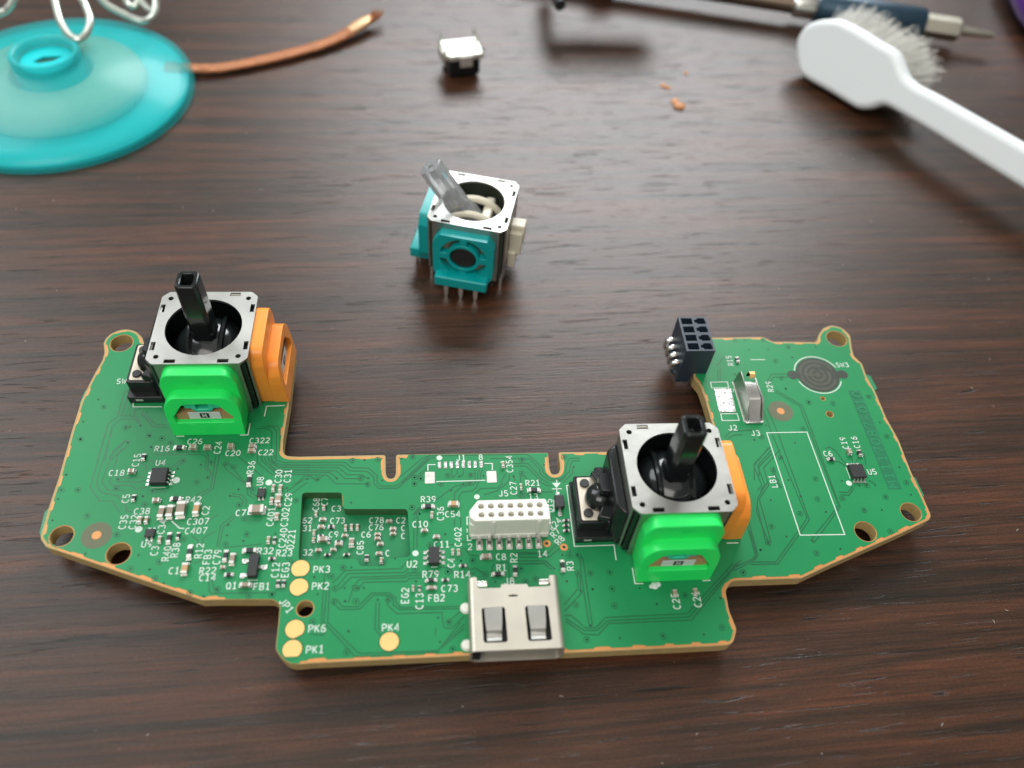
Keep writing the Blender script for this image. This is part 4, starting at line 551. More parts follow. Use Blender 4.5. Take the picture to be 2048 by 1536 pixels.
# ------------------------------------------------------------------ white pin socket
root = empty('white_pin_socket', (.23, -49.85+OY, 1.9), 0, board)
out_ = fillet([(-4.55,-1.45,.1),(4.9,-1.45,.1),(4.9,-.2,.2),(4.55,1.45,.25),(-4.1,1.45,.25),(-4.75,.6,.2),(-5.15,.1,.15),(-5.15,-.9,.1)], 3)
hol = []
for j in (0, 1):
    for i in range(7): hol.append(circle(-3.72+i*1.245, .62-j*1.22, .40, 14))
MB().ext(out_, 3.6, 4.9, hol).build('socket_top', M['white_nylon'], root)
MB().ext(fillet([(-4.6,-1.45,.1),(5.15,-1.45,.1),(5.15,1.45,.2),(-4.6,1.45,.2),(-5.2,.6,.15),(-5.2,-1.2,.1)], 3), .25, 3.58).build('socket_body', M['white_nylon'], root, bevel=.12)
for x in (-2.2, 3.6): MB().box(x-.28, x+.28, -1.62, -1.4, .3, 4.7).build('socket_rib', M['white_nylon'], root, bevel=.08)
MB().box(-5.0, 5.05, -1.62, -1.4, .25, 1.3).build('socket_skirt', M['white_nylon'], root, bevel=.08)
for j in (0, 1):
    for i in range(7): MB().box(-.13, .13, -.13, .13, 3.5, 4.35).build('contact', M['plate'], root, (-3.72+i*1.245, .62-j*1.22, 0))
for i in range(7):
    x = -3.9+i*1.285
    MB().tube([(x, -1.2, .95), (x, -1.75, .9), (x, -2.1, .55), (x, -2.35, .18), (x, -2.75, .12)], .3, 8, squash=.5).build('pin', M['bright_steel'], root)
    MB().ext(rrect(x-.42, x+.42, -3.1, -1.6, .1), 0, .1).build('solder_pad', M['tin'], root, bevel=.03)

# ------------------------------------------------------------------ metal port shell
root = empty('metal_port_shell', (0, -62.8+OY, 1.9), 0, board)
PX0, PX1, PZ = -5.43, 5.5, 3.7
bk = [(x, y+62.8) for x, y in USB_BACK]
top = fillet([(PX0+.55, bk[0][1], .1),(bk[1][0], bk[0][1], .3),(bk[2][0], -0.0+bk[2][1], .2),(bk[3][0], bk[3][1], .15),(bk[4][0], bk[4][1], .1),(bk[5][0], bk[5][1], .1),(bk[6][0], bk[6][1], .15),(bk[7][0], bk[7][1], .2),(bk[8][0], bk[8][1], .3),(PX1-.55, bk[9][1], .1),(PX1-.55, -4.47, .05),(PX0+.55, -4.47, .05)], 3)
slots = [fillet([(x, y+62.8, .35) for x, y in s_], 4) for s_ in USB_SLOTS]
dim = [(.62*math.cos(2*math.pi*i/16)-.1, .14*math.sin(2*math.pi*i/16)+2.05) for i in range(16)]
MB().ext(top, PZ-.28, PZ, slots+[dim]).build('shell_top', M['nickel'], root)
for s_, x in ((-1, PX0), (1, PX1)):
    prof = [(x-s_*.56, PZ)]+[(x-s_*.55+s_*.55*math.sin(R(a)), PZ-.55+.55*math.cos(R(a))) for a in (22, 45, 68, 90)]+[(x, .75)]+[(x-s_*.6+s_*.6*math.cos(R(a)), .75-.6*math.sin(R(a))) for a in (30, 60, 90)]
    vs = []; n = len(prof)
    y0, y1 = 4.5, -4.47
    inner = [(px-s_*.26*(1 if i > 1 else .3), pz-(.27 if i < 3 else 0)+(.2 if i > n-3 else 0)) for i, (px, pz) in enumerate(prof)]
    vs = [(px, y0, pz) for px, pz in prof]+[(px, y1, pz) for px, pz in prof]+[(px, y0, pz) for px, pz in inner]+[(px, y1, pz) for px, pz in inner]
    fs = []
    for i in range(n-1): fs += [(i, i+1, n+i+1, n+i), (2*n+i, 3*n+i, 3*n+i+1, 2*n+i+1), (i, 2*n+i, 2*n+i+1, i+1), (n+i, n+i+1, 3*n+i+1, 3*n+i)]
    MB().add(vs, fs).build('shell_side', M['nickel'], root)
MB().box(PX0+.5, PX1-.5, -4.47, 3.0, .0, .16).build('shell_bottom', M['nickel'], root)
MB().box(PX0+.3, PX1-.3, 1.2, 2.6, .2, 3.3).build('rear_wall', M['dark'], root)
MB().box(-4.6, 4.7, -3.6, 1.2, 2.1, 2.5).build('slot_shade_plate', M['dark'], root)  # added dark plate, stands in for the shade below the slots
MB().box(-3.6, 3.7, -3.9, 1.2, 1.2, 1.85).build('tongue', M['steel'], root, bevel=.1)
MB().box(PX0+.35, PX0+1.2, -4.3, 1, .3, 3.2).build('side_insert', M['dark'], root)
for (s_, sl_) in zip((0, 1), USB_SLOTS):
    xa = (sl_[0][0]+sl_[3][0])/2; b = MB(); pts = [(.70, PZ-.02), (-1.2, PZ-.06), (-2.0, PZ-.25), (-2.3, PZ-.62), (-2.75, PZ-.72), (-3.15, PZ-.5)]
    wv = [1.08, 1.0, .92, .90, .90, .88]; vs = []; fs = []
    for (yy, zz_), hw in zip(pts, wv): vs += [(xa-hw, yy, zz_), (xa+hw, yy, zz_), (xa+hw, yy, zz_-.2), (xa-hw, yy, zz_-.2)]
    for i in range(len(pts)-1):
        q = i*4
        for e in range(4): fs.append((q+e, q+(e+1) % 4, q+4+(e+1) % 4, q+4+e))
    fs += [(0, 3, 2, 1), (len(vs)-4, len(vs)-3, len(vs)-2, len(vs)-1)]
    b.add(vs, fs).build('spring_tongue', M['steel'], root, bevel=.04)
for s_ in (-1, 1):                       # curled ears at the back
    b = MB(); x = 3.9*s_+.05
    b.ext(rrect(-.75, .75, -.35, .35, .15), 0, .22).build('rear_ear', M['bright_steel'], root, (x, 4.0, PZ-.75), (R(38), 0, 0), bevel=.05)
for yy in (2.2, -2.4): MB().cyl(PX0-.25, yy, .75, -.02, .28, 20, r1=.5).build('solder_blob', M['white_nylon'], root)
b = MB(); b.cyl(0, 0, .5, 0, .2, 9, r1=.2).cyl(.5, .15, .35, 0, .15, 8, r1=.1).cyl(-.45, -.1, .3, 0, .18, 7, r1=.1)
b.build('flux_residue', M['label_paper'], board, (18.3, -58.55+OY, 1.9))

# ------------------------------------------------------------------ black socket strip on the board's edge
root = empty('black_socket_strip', (30.2, -21.05+OY, 1.9), 0, board)
hx, hy = 2.2, 3.42; ho = []
for j in range(4):
    y = 2.52-1.68*j
    ho.append([(-1.85, y-.62), (-.15, y-.62), (-.15, y+.62), (-1.85, y+.62)])
    ho.append([(.18, y-.32), (.45, y-.32), (.62, y-.6), (1.85, y-.6), (1.95, y-.2), (1.85, y+.2), (1.75, y+.6), (.72, y+.6), (.55, y+.32), (.18, y+.32)])
MB().ext([(-hx,-hy),(hx,-hy),(hx,hy),(-hx,hy)], 2.2, 5.5, ho).build('socket_housing', M['header_plastic'], root)
MB().box(-hx, hx, -hy, hy, .02, 2.19).build('socket_base', M['header_plastic'], root)
MB().box(-hx, -.1, -hy+.02, hy-.02, -2.0, .0).build('locating_foot', M['header_plastic'], root)
for j in range(4):
    y = 2.3-1.5*j
    MB().tube(smooth_path([(-2.1, y, 1.55), (-2.7, y, 1.5), (-3.2, y, 1.1), (-3.35, y, .3), (-3.1, y, -.6), (-2.5, y, -1.1), (-2.1, y, -1.2)], 4), .42, 10, squash=.55).build('pin', M['bright_steel'], root)
MB().box(-1.5, -.5, -2.9, -2.2, 2.2, 2.8).build('contact', M['steel'], root)
MB().box(2.2, 2.6, -1.3, -.7, 0, .4).build('solder_blob', M['solder'], root, bevel=.1)

# ------------------------------------------------------------------ sprung metal clip
root = empty('battery_contact_clip', (37.6, -29.6+OY, 1.9), 0, board)
th = .13
def sheet(pts, y0, y1):                  # sheet bent along x-z
    b = MB(); n = len(pts); vs = []; fs = []
    for (x, z) in pts: vs += [(x, y0, z), (x, y1, z), (x+th*.7, y1, z-th*.7), (x+th*.7, y0, z-th*.7)]
    for i in range(n-1):
        for e in range(4): fs.append((i*4+e, i*4+(e+1) % 4, i*4+4+(e+1) % 4, i*4+4+e))
    fs += [(0, 3, 2, 1), (n*4-4, n*4-3, n*4-2, n*4-1)]
    return b.add(vs, fs)
wall = lambda pts, x0, x1: MB().add([(x0+(.25 if z > 1.5 else 0)*(1 if x0 < 0 else -1), y, z) for y, z in pts]+[(x1+(.25 if z > 1.5 else 0)*(1 if x0 < 0 else -1), y, z) for y, z in pts], [tuple(range(len(pts))), tuple(range(2*len(pts)-1, len(pts)-1, -1))]+[(i, (i+1) % len(pts), (i+1) % len(pts)+len(pts), i+len(pts)) for i in range(len(pts))])
side = [(-4.1, .05), (3.4, .05), (3.5, 2.5), (3.1, 3.0), (-1.9, 3.0), (-2.5, 2.7)]
wall(side, -1.35, -1.22).build('clip_wall', M['steel'], root)
wall([(-4.1, .05), (1.8, .05), (2.2, 2.6), (-1.9, 3.0), (-2.5, 2.7)], 1.22, 1.35).build('clip_wall', M['steel'], root)
def strip(pts, hw, name, m):
    b = MB(); vs = []; fs = []; n = len(pts)
    for y, z in pts: vs += [(-hw, y, z), (hw, y, z), (hw, y, z-.13), (-hw, y, z-.13)]
    for i in range(n-1):
        for e in range(4): fs.append((i*4+e, i*4+(e+1) % 4, i*4+4+(e+1) % 4, i*4+4+e))
    fs += [(0, 3, 2, 1), (n*4-4, n*4-3, n*4-2, n*4-1)]
    return b.add(vs, fs).build(name, m, root)
strip([(1.5, 2.3), (1.2, 2.75), (-1.5, 2.75), (-2.0, 2.5), (-3.9, .5), (-4.2, .2), (-3.5, .15)], .82, 'spring_leaf', M['bright_steel'])
o = strip([(3.4, 1.6), (3.4, 2.5), (3.1, 3.0), (2.6, 3.05), (2.3, 2.6), (2.5, 2.2)], .40, 'contact_tip', M['gold']); o.location = Vector((.62, 0, 0))*MM
MB().box(-1.3, 1.35, -4.4, -3.9, 0, .28).build('solder_joint', M['solder'], root, bevel=.1)
MB().box(-1.5, 1.5, -4.1, 3.4, .0, .06).build('foot_plate', M['tin'], root)

# ------------------------------------------------------------------ thumbstick modules
def stick_mesh(z0, z1, m, name, parent, tilt=(0, 0), hollow=True, hx=1.48, hy=1.62, base=1.75, piv=5.0, holew=(.80, 1.02), seg_flare=True):
    octo = lambda a, b_, c: [(-a, -b_+c), (-a+c, -b_), (a-c, -b_), (a, -b_+c), (a, b_-c), (a-c, b_), (-a+c, b_), (-a, b_-c)]
    rings = [(z0, base, base, .75), (z0+2.6, base*.98, base, .7), (z0+4.2, hx*1.02, hy*1.02, .5), (z1-.25, hx*.97, hy*.97, .48), (z1, hx*.9, hy*.9, .45)]
    b = MB(); vs = []; fs = []
    for z, a, b_, c in rings: vs += [(x, y, z) for x, y in octo(a, b_, c)]
    for i in range(len(rings)-1):
        for k in range(8): fs.append((i*8+k, i*8+(k+1) % 8, i*8+8+(k+1) % 8, i*8+8+k))
    fs.append(tuple(range(7, -1, -1))); n = len(rings)*8
    if hollow:
        iw, ih = holew
        vs += [(x, y, z1) for x, y in octo(iw, ih, .25)]+[(x, y, z1-2.2) for x, y in octo(iw*.9, ih*.9, .25)]
        t = n-8
        for k in range(8): fs += [(t+k, t+(k+1) % 8, n+(k+1) % 8, n+k), (n+k, n+(k+1) % 8, n+8+(k+1) % 8, n+8+k)]
        fs.append(tuple(range(n+8, n+16)))
    else: fs.append(tuple(range(n-8, n)))
    b.add([(x, y, z-piv) for x, y, z in vs], fs)
    return b.build(name, m, parent, (0, 0, piv), (R(tilt[0]), R(tilt[1]), 0), bevel=.10, smooth=28)
FRONT = lambda dsc=1: Matrix(((1, 0, 0, 0), (0, 0, -1, 0), (0, 1, 0, 0), (0, 0, 0, 1)))     # polygon (x, z) pushed out along -y
SHOULDER = [(-4.75,.1,.2),(4.75,.1,.2),(4.98,5.5,1.5),(4.98,8.4,2.2),(4.2,10.6,2.2),(-4.2,10.6,2.2),(-4.98,8.4,2.2),(-4.98,5.5,1.5)]
FACE = [(-4.8,.02,.2),(4.8,.02,.2),(4.92,4.2,1.2),(4.8,5.9,2.0),(3.6,7.7,2.0),(-3.6,7.7,2.0),(-4.8,5.9,2.0),(-4.92,4.2,1.2)]
WIN = [(-3.85,2.7,.35),(3.85,2.7,.35),(3.9,3.7,.3),(2.3,6.15,.4),(1.5,6.4,.3),(-1.8,6.4,.3),(-2.5,6.15,.4),(-3.95,3.9,.3)]
def sensor(parent, mname, rotz, rotor, name, window=True):
    """potentiometer housing clipped to one side of the frame, pushed out along -y before turning"""
    F = FRONT(); rot = (0, 0, rotz)
    sh = fillet(SHOULDER, 5); fc = fillet(FACE, 5); wn = fillet(WIN, 4)
    lean = lambda x, z: 10.32-.085*z
    b = MB(); b.ext(sh, 6.35, 8.15, (), F); o1 = b.build(name, M[mname], parent, (0, 0, 0), rot, bevel=.42, seg=3)
    b = MB(); b.ext(fc, 8.10, 10.3, [wn] if window else (), F, top=lean); b.build(name+'_face', M[mname], parent, (0, 0, 0), rot, bevel=.36, seg=3)
    ring = MB(); ring.ribbon(circle(.2, 1.2, .5, 20), .22, 0, closed=True); ring.v = [(x, y, lean(x, y)+.03) for x, y, z in ring.v]; ring.v = [tuple(F @ Vector(p)) for p in ring.v]
    ring.build('moulding_mark', M[mname], parent, (0, 0, 0), rot, recalc=False, smooth=0)
    t = text_mesh('78', mname, .13); o = inst('moulding_mark', t, parent, (0, 0, 0), rot); o.rotation_euler = (R(90), 0, rotz)
    k = Matrix.Rotation(rotz, 4, 'Z') @ Vector((0, -8.19, 9.1)); o.location = k*MM; o.scale = (1.0, .9, 1)
    if window:
        MB().box(-4.1, 4.1, -8.35, -8.0, 2.5, 6.6).build('window_back', M['dark'], parent, (0, 0, 0), rot)
        MB().box(-3.75, 3.75, -9.45, -8.4, 2.6, 4.0).build('window_card', M['tan_card'], parent, (0, 0, 0), rot)
        lb = MB().box(-2.1, 2.1, -9.56, -9.47, 2.9, 4.35).build('window_label', M['label_paper'], parent, (0, 0, 0), rot)
        iv = Matrix.Rotation(rotz, 4, 'Z')
        q = MB().box(-.6, .6, -9.60, -9.57, 3.15, 4.2).build('label_mark', M['ink'], parent, (0, 0, 0), rot)
        o = inst('label_letter', text_mesh('M', 'label_paper', .2), parent, iv @ Vector((0, -9.62, 3.68)), (R(90), 0, rotz)); o.scale = (.85, .75, 1)
        rt = MB(); rt.ext(circle(0, 0, 1.6, 32), 0, .9, [rrect(-.8, .8, -.75, .9, .2)], F)
        rt.box(-2.35, -1.45, -.9, 0, -.5, .35).box(1.45, 2.35, -.9, 0, -.5, .35)
        rt.build('rotor', M[rotor], parent, iv @ Vector((-.1, -8.36, 5.35)), rot, bevel=.12)
def frame_parts(root, metal, inner, clear=False):
    pl = fillet([(-5.6,-6.5,.5),(5.6,-6.5,.5),(6.5,-5.6,.5),(6.5,5.6,.5),(5.6,6.5,.5),(-5.6,6.5,.5),(-6.5,5.6,.5),(-6.5,-5.6,.5)], 3)
    ho = [circle(0, 0, 5.05, 48)]
    for sx in (-1, 1):
        for sy in (-1, 1): ho.append(circle(5.25*sx, 5.25*sy, .36, 12))
    for q in (-3.4, 3.4):
        ho += [[(q-.72, -6.32), (q+.72, -6.32), (q+.72, -5.72), (q-.72, -5.72)], [(q-.72, 5.72), (q+.72, 5.72), (q+.72, 6.32), (q-.72, 6.32)],
               [(5.72, q-.72), (6.32, q-.72), (6.32, q+.72), (5.72, q+.72)], [(-6.32, q-.72), (-5.72, q-.72), (-5.72, q+.72), (-6.32, q+.72)]]
    MB().ext(pl, 10.62, 11.0, ho).build('frame_top', M[metal], root)
    for k in range(4):
        w = MB(); w.ext([(-5.5, 2.2), (5.5, 2.2), (5.5, 10.55), (5.2, 10.75), (-5.2, 10.75), (-5.5, 10.55)], 6.12, 6.46, (), FRONT())
        w.build('frame_side', M[metal], root, (0, 0, 0), (0, 0, R(90*k)), bevel=.1)
        f = MB().box(-5.4, -4.3, -6.42, -6.15, .0, 2.4).box(4.3, 5.4, -6.42, -6.15, .0, 2.4)
        f.build('frame_leg', M[metal], root, (0, 0, 0), (0, 0, R(90*k)))
    MB().ext([(-6.05,-6.05),(6.05,-6.05),(6.05,6.05),(-6.05,6.05)], 3.0, 10.3, [circle(0, 0, 5.45, 40)]).build('inner_housing', M[inner], root)
    MB().box(-6.0, 6.0, -6.0, 6.0, .35, 3.0).build('base_block', M[inner], root, bevel=.1)
def gimbal(root, m, rx=2.25):
    for s_ in (-1, 1):
        P = [(s_*rx*(1-.10*abs(math.cos(R(a)))), 4.95*math.cos(R(a)), 5.0+4.9*math.sin(R(a))) for a in range(8, 173, 8)]
        MB().tube(P, .42, 8, squash=1.7).build('gimbal_rail', m, root)
    MB().lathe([(.01, 10.1), (1.8, 9.9), (3.2, 9.3), (4.3, 8.3), (5.0, 7.0), (5.3, 5.0), (5.3, 3.1), (.01, 3.1)], 32, closed=False).build('stick_dome', m, root)
    P = [(5.0*math.cos(R(a)), 0, 3.6+4.6*math.sin(R(a))) for a in range(5, 176, 8)]
    MB().tube(P, 1.2, 10, squash=.45).build('gimbal_arch', m, root)
def press_switch(root, x0, black='black_plastic', platem='plate'):
    """push switch and lever on the frame's left side"""
    MB().ext(rrect(-12.0, -6.6, -4.6, 3.95, .3), 0, 1.3).build('switch_base', M[black], root, bevel=.1)
    MB().ext(rrect(-11.75, -6.6, -3.55, 3.5, .35), 1.2, 3.4).build('switch_body', M[black], root, bevel=.12)
    MB().ext(rrect(-11.35, -6.8, -3.2, 3.15, .3), 3.4, 3.58).build('switch_plate', M[platem], root, bevel=.03)
    for y in (2.2, -2.2): MB().cyl(-10.4, y, .66, 3.55, 3.85, 20, r1=.58).build('rivet', M['chip'], root)
    prof = [(.01, 5.6), (1.0, 5.45), (1.7, 4.9), (1.95, 4.1), (1.95, 3.5), (.01, 3.5)]
    MB().lathe(prof, 28, Matrix.Translation((-8.7, -.1, 0)), closed=False).build('switch_button', M['black_stick'], root)
    MB().box(-10.9, -9.9, -4.62, -4.5, .5, .9).build('switch_contact', M['tin'], root)
    MB().ext([(-9.6,3.3),(-9.0,2.0),(-8.6,-1.6),(-9.5,-3.3),(-8.0,-3.7),(-6.5,-3.7),(-6.5,3.7),(-8.8,3.7)], 3.6, 4.7).build('press_lever', M['black_plastic'], root, bevel=.2)
    MB().ext([(-9.1,-.7),(-8.9,-.9),(-6.5,-1.1),(-6.5,1.9),(-8.9,1.7),(-9.1,1.5)], 4.6, 7.0).build('press_lever', M['black_plastic'], root, bevel=.2)
    MB().ext([(-7.9,-3.9),(-6.5,-5.3),(-6.5,5.3),(-7.9,4.1)], .1, 8.6).build('lever_guard', M['black_plastic'], root, bevel=.3)
    MB().ext([(-9.3,2.6),(-7.8,1.6),(-7.8,4.3),(-8.9,4.3)], .1, 4.4).build('lever_guard', M['black_plastic'], root, bevel=.25)
    MB().ext([(-8.7,-3.2),(-7.8,-4.2),(-7.8,-1.2),(-8.5,-1.6)], .1, 4.2).build('lever_guard', M['black_plastic'], root, bevel=.25)
def thumbstick(cx_, cy_, tilt):
    root = empty('thumbstick', (cx_, cy_+OY, 1.9), 0, board)
    frame_parts(root, 'steel', 'black_plastic'); gimbal(root, M['black_stick'])
    stick_mesh(6.2, 20.0, M['black_stick'], 'stick', root, tilt)
    sensor(root, 'green_plastic', 0, 'mint_plastic', 'green_sensor'); sensor(root, 'orange_plastic', R(90), 'red_plastic', 'orange_sensor')
    press_switch(root, 0); return root
tag(thumbstick(-40.27, -23.95, (0, 0)), 'black thumbstick in a steel frame with green and orange sensors, beside the SW1 print')
tag(thumbstick(20.77, -47.72, (0, 0)), 'black thumbstick in a steel frame with green and orange sensors, beside the metal port')
# things on the hidden side carry the board
for x, y, w_, d_ in ((-44, -30, 9, 6), (44, -34, 9, 6), (0, -56, 12, 5)):
    MB().box(-w_/2, w_/2, -d_/2, d_/2, -2.4, -.0).build('underside_connector', M['black_plastic'], board, (x, y+OY, 0), bevel=.2)

# ------------------------------------------------------------------ loose teal thumbstick
root = empty('loose_thumbstick', (-2.5, 4.9, 2.4), R(-14))
tag(root, 'loose thumbstick with two teal sensors and a clear tilted stick, standing on its pins', 'thumbstick')
frame_parts(root, 'steel', 'carbon_dark')
for s_ in (-1, 1):
    P = [(4.85*math.cos(R(a)), s_*2.0, 4.9+4.8*math.sin(R(a))) for a in range(8, 173, 8)]
    MB().tube(P, .62, 8).build('gimbal_rail', M['cream_plastic'], root)
MB().box(-4.4, 4.4, -3.0, 3.0, 3.0, 5.0).build('gimbal_block', M['carbon_dark'], root, bevel=.3)
MB().box(1.4, 3.0, -4.2, 4.2, 4.6, 9.0).build('gimbal_arch', M['cream_plastic'], root, bevel=.4)
stick_mesh(6.0, 19.2, M['clear'], 'stick', root, (4, -31), hollow=True, hx=1.7, hy=1.6, base=2.2, piv=5.5, holew=(.5, .5))
def teal_sensor(rotz):
    F = FRONT(); rot = (0, 0, rotz); iv = Matrix.Rotation(rotz, 4, 'Z')
    o_ = fillet([(-4.6,1.2,.3),(4.6,1.2,.3),(5.0,2.4,.3),(5.0,8.2,.3),(3.9,9.9,.4),(-3.9,9.9,.4),(-5.0,8.2,.3),(-5.0,2.4,.3)], 3)
    ring_out = circle(0, 5.6, 2.75, 32)
    b = MB(); b.ext(o_, 6.4, 8.2, [circle(0, 5.6, 3.9, 44)], F); b.build('teal_sensor', M['teal_plastic'], root, (0,0,0), rot)
    b = MB(); b.ext(ring_out, 7.0, 8.3, [circle(0, 5.6, 2.2, 28)], F)
    for a in (90, 180, 0, -90):
        c_, s__ = math.cos(R(a)), math.sin(R(a)); m_ = Matrix.Translation((0, 0, 0))
        q = [(2.6*c_-.6*s__, 5.6+2.6*s__+.6*c_), (2.6*c_+.6*s__, 5.6+2.6*s__-.6*c_), (4.05*c_+.6*s__, 5.6+4.05*s__-.6*c_), (4.05*c_-.6*s__, 5.6+4.05*s__+.6*c_)]
        b.ext(q, 6.9, 8.22, (), F)
    b.build('sensor_spokes', M['teal_plastic'], root, (0,0,0), rot, bevel=.08)
    b = MB(); b.ext(fillet([(-4.4,.4,.3),(4.4,.4,.3),(4.4,2.4,.3),(-4.4,2.4,.3)], 3), 6.5, 10.0, (), F); b.build('terminal_block', M['teal_plastic'], root, (0,0,0), rot, bevel=.25)
    b = MB(); b.ext(circle(0, 5.6, 3.95, 32), 6.3, 6.9, (), F); b.build('contact_plate', M['carbon'], root, (0,0,0), rot)
    MB().ribbon([(p[0], p[1]) for p in _A(0, 5.6, 3.3, 3.3, 20, 340, 36)], .7, 6.93, M=F).build('contact_track', M['cap_tan'], root, (0,0,0), rot, recalc=False, smooth=0)
    b = MB(); b.ext(circle(0, 5.6, 2.12, 28), 6.8, 8.1, (), F); b.build('rotor', M['black_stick'], root, (0,0,0), rot, bevel=.25)
    MB().box(-.15, .15, -8.25, -8.1, 4.7, 6.5).build('rotor_slot', M['chip'], root, (0,0,0), rot)
    for x in (-2.5, 0, 2.5):
        MB().ext(fillet([(x-.36,.8,.05),(x-.36,-1.4,.05),(x-.16,-2.38,.05),(x+.16,-2.38,.05),(x+.36,-1.4,.05),(x+.36,.8,.05)], 2), 9.1, 9.45, (), F).build('pin', M['bright_steel'], root, (0,0,0), rot)
teal_sensor(0); teal_sensor(R(-90))
MB().box(6.5, 7.8, -2.6, 2.6, .2, 3.4).box(6.5, 8.6, -2.0, 1.6, 2.6, 7.2).build('press_lever', M['cream_plastic'], root, bevel=.2)
MB().box(6.5, 8.9, -1.4, .8, 5.2, 8.4).build('press_lever', M['cream_plastic'], root, bevel=.25)
for sx in (-1, 1):
    for sy in (-1, 1): MB().box(-.22, .22, -.14, .14, -2.38, 1.0).build('frame_pin', M['bright_steel'], root, (6.0*sx, 5.2*sy, 0))

# ------------------------------------------------------------------ loose push switch, upside down
root = empty('loose_push_switch', (-2.9, 65.6, 0), R(14))
tag(root, 'small black push switch lying upside down with its pale back and pins up', 'switch')
MB().ext(rrect(-3.4, 3.4, -3.4, 3.4, .4), .6, 4.2).build('switch_body', M['black_plastic'], root, bevel=.2)
MB().cyl(0, 0, 1.6, 0, .7, 24).build('button', M['black_plastic'], root)
MB().ext(fillet([(-4.2,-2.6,.4),(-3.2,-3.6,.4),(4.2,-3.6,.4),(4.4,3.2,.4),(-4.0,3.4,.4)], 3), 4.2, 5.4).build('switch_back', M['tin'], root, bevel=.25)
MB().box(-4.5, -4.1, -2.4, 2.6, 2.6, 5.2).build('side_flap', M['tin'], root, bevel=.12)
MB().box(-1.2, 1.6, -3.9, -3.5, 2.8, 5.2).build('side_flap', M['tin'], root, bevel=.12)
for q_ in (-2.2, 2.0): MB().cyl(q_, .6, .45, 5.35, 5.6, 14).build('crimp', M['steel'], root)
for sx in (-1, 1):
    for sy in (-1, 1):
        MB().tube(smooth_path([(3.7*sx, 2.2*sy, 4.6), (4.2*sx, 2.3*sy, 5.4), (3.9*sx, 2.6*sy, 6.4), (3.6*sx, 2.9*sy, 7.4)] if sy > 0 else [(3.8*sx, 2.2*sy, 4.6), (4.4*sx, 2.3*sy, 5.2), (4.3*sx, 2.4*sy, 5.8), (3.9*sx, 2.5*sy, 6.1)], 4), .42, 8, squash=.5).build('pin', M['wire'], root)

# ------------------------------------------------------------------ spool of copper braid
root = empty('wick_spool', (-84.5, 53.4, 0))
tag(root, 'flat teal translucent plastic spool holding copper braid', 'spool')
outer = [(26.0, .05), (26.3, .9), (26.0, 1.8), (25.2, 2.5), (23.5, 3.3), (20, 4.5), (16, 5.7), (12, 6.7), (9, 7.35), (6.5, 7.7)]
inner_ = [(6.5, 7.1), (9, 6.7), (12, 5.9), (16, 4.9), (20, 3.7), (23.5, 2.5), (25.2, 1.6), (25.5, .05)]
MB().lathe(outer+inner_, 96).build('spool_shell', M['spool_teal'], root, smooth=60)
MB().lathe([(6.45, 5.0), (6.5, 8.9), (6.2, 9.4), (5.6, 9.4), (5.2, 9.0), (5.0, 8.0), (4.9, 5.0)], 64).build('spool_neck', M['spool_ring'], root, smooth=50)
MB().lathe([(7.6, 1.2), (16.6, 1.2), (17.2, 2.0), (16.6, 3.6), (12, 4.6), (8, 5.4), (7.6, 5.0)], 64).build('coiled_braid', M['coil'], root, smooth=60)
MB().ext(circle(0, 0, 4.85, 36), 7.2, 7.6, [[(-2.4, -1.0), (-.9, 1.0), (3.0, 1.5), (1.4, -.4), (-1.0, -1.4)]]).build('hub_floor', M['spool_floor'], root)
MB().lathe([(.02, .4), (25, .4), (25, 1.0), (.02, 1.0)], 64).build('spool_base', M['spool_floor'], root)
zb = [1.4, 1.2, 1.0, 1.0, 1.1, 1.4, 1.9]
BRAID = [(x+.5*math.sin(i*2.3), y+.5*math.cos(i*1.7)) for i, (x, y) in enumerate(BRAID)]
bpath = smooth_path([(x, y, z) for (x, y), z in zip(BRAID, zb)], 22)
b = MB().tube([tuple(p) for p in bpath], [1.55*(1+(.07 if k % 2 else -.05)+rnd.uniform(-.07, .07)) for k in range(len(bpath))], 12, squash=.42)
br = b.build('copper_braid', M['braid']); tag(br, 'strip of copper desoldering braid sticking out of the teal spool', 'braid')
e0, e1 = Vector((BRAID[-2][0], BRAID[-2][1], 1.5)), Vector((BRAID[-1][0], BRAID[-1][1], 2.1))
tip = MB().tube([tuple(e0.lerp(e1, .05)), tuple(e0.lerp(e1, .4)), tuple(e0.lerp(e1, .75)), tuple(e1)], [1.5, 1.75, 1.6, 1.1], 10, squash=.5).build('soldered_end', M['braid_end'], br)
b = MB()
for i in range(26):
    o_ = Vector((rnd.uniform(-1.2, 1.2), rnd.uniform(-1.2, 1.2), rnd.uniform(-.4, .5))); q_ = (e1-e0).normalized()*rnd.uniform(1.0, 3.2)
    b.tube([tuple(e0.lerp(e1, .7)+o_*.8), tuple(e1+o_*1.0), tuple(e1+o_*1.4+q_)], .13, 4)
tag(b.build('frayed_strands', M['braid'], br, recalc=False), kind='stuff')

# ------------------------------------------------------------------ bent wire
b = MB()
wr = empty('wire_coil', (-80, 76, 0)); tag(wr, 'looped silvery wire at the photo edge behind the teal spool', 'wire')
for w_ in WIRES: MB().tube([tuple(p-Vector((-80, 76, 0))) for p in smooth_path(w_, 6)], .72, 10).build('wire_loop', M['wire'], wr)

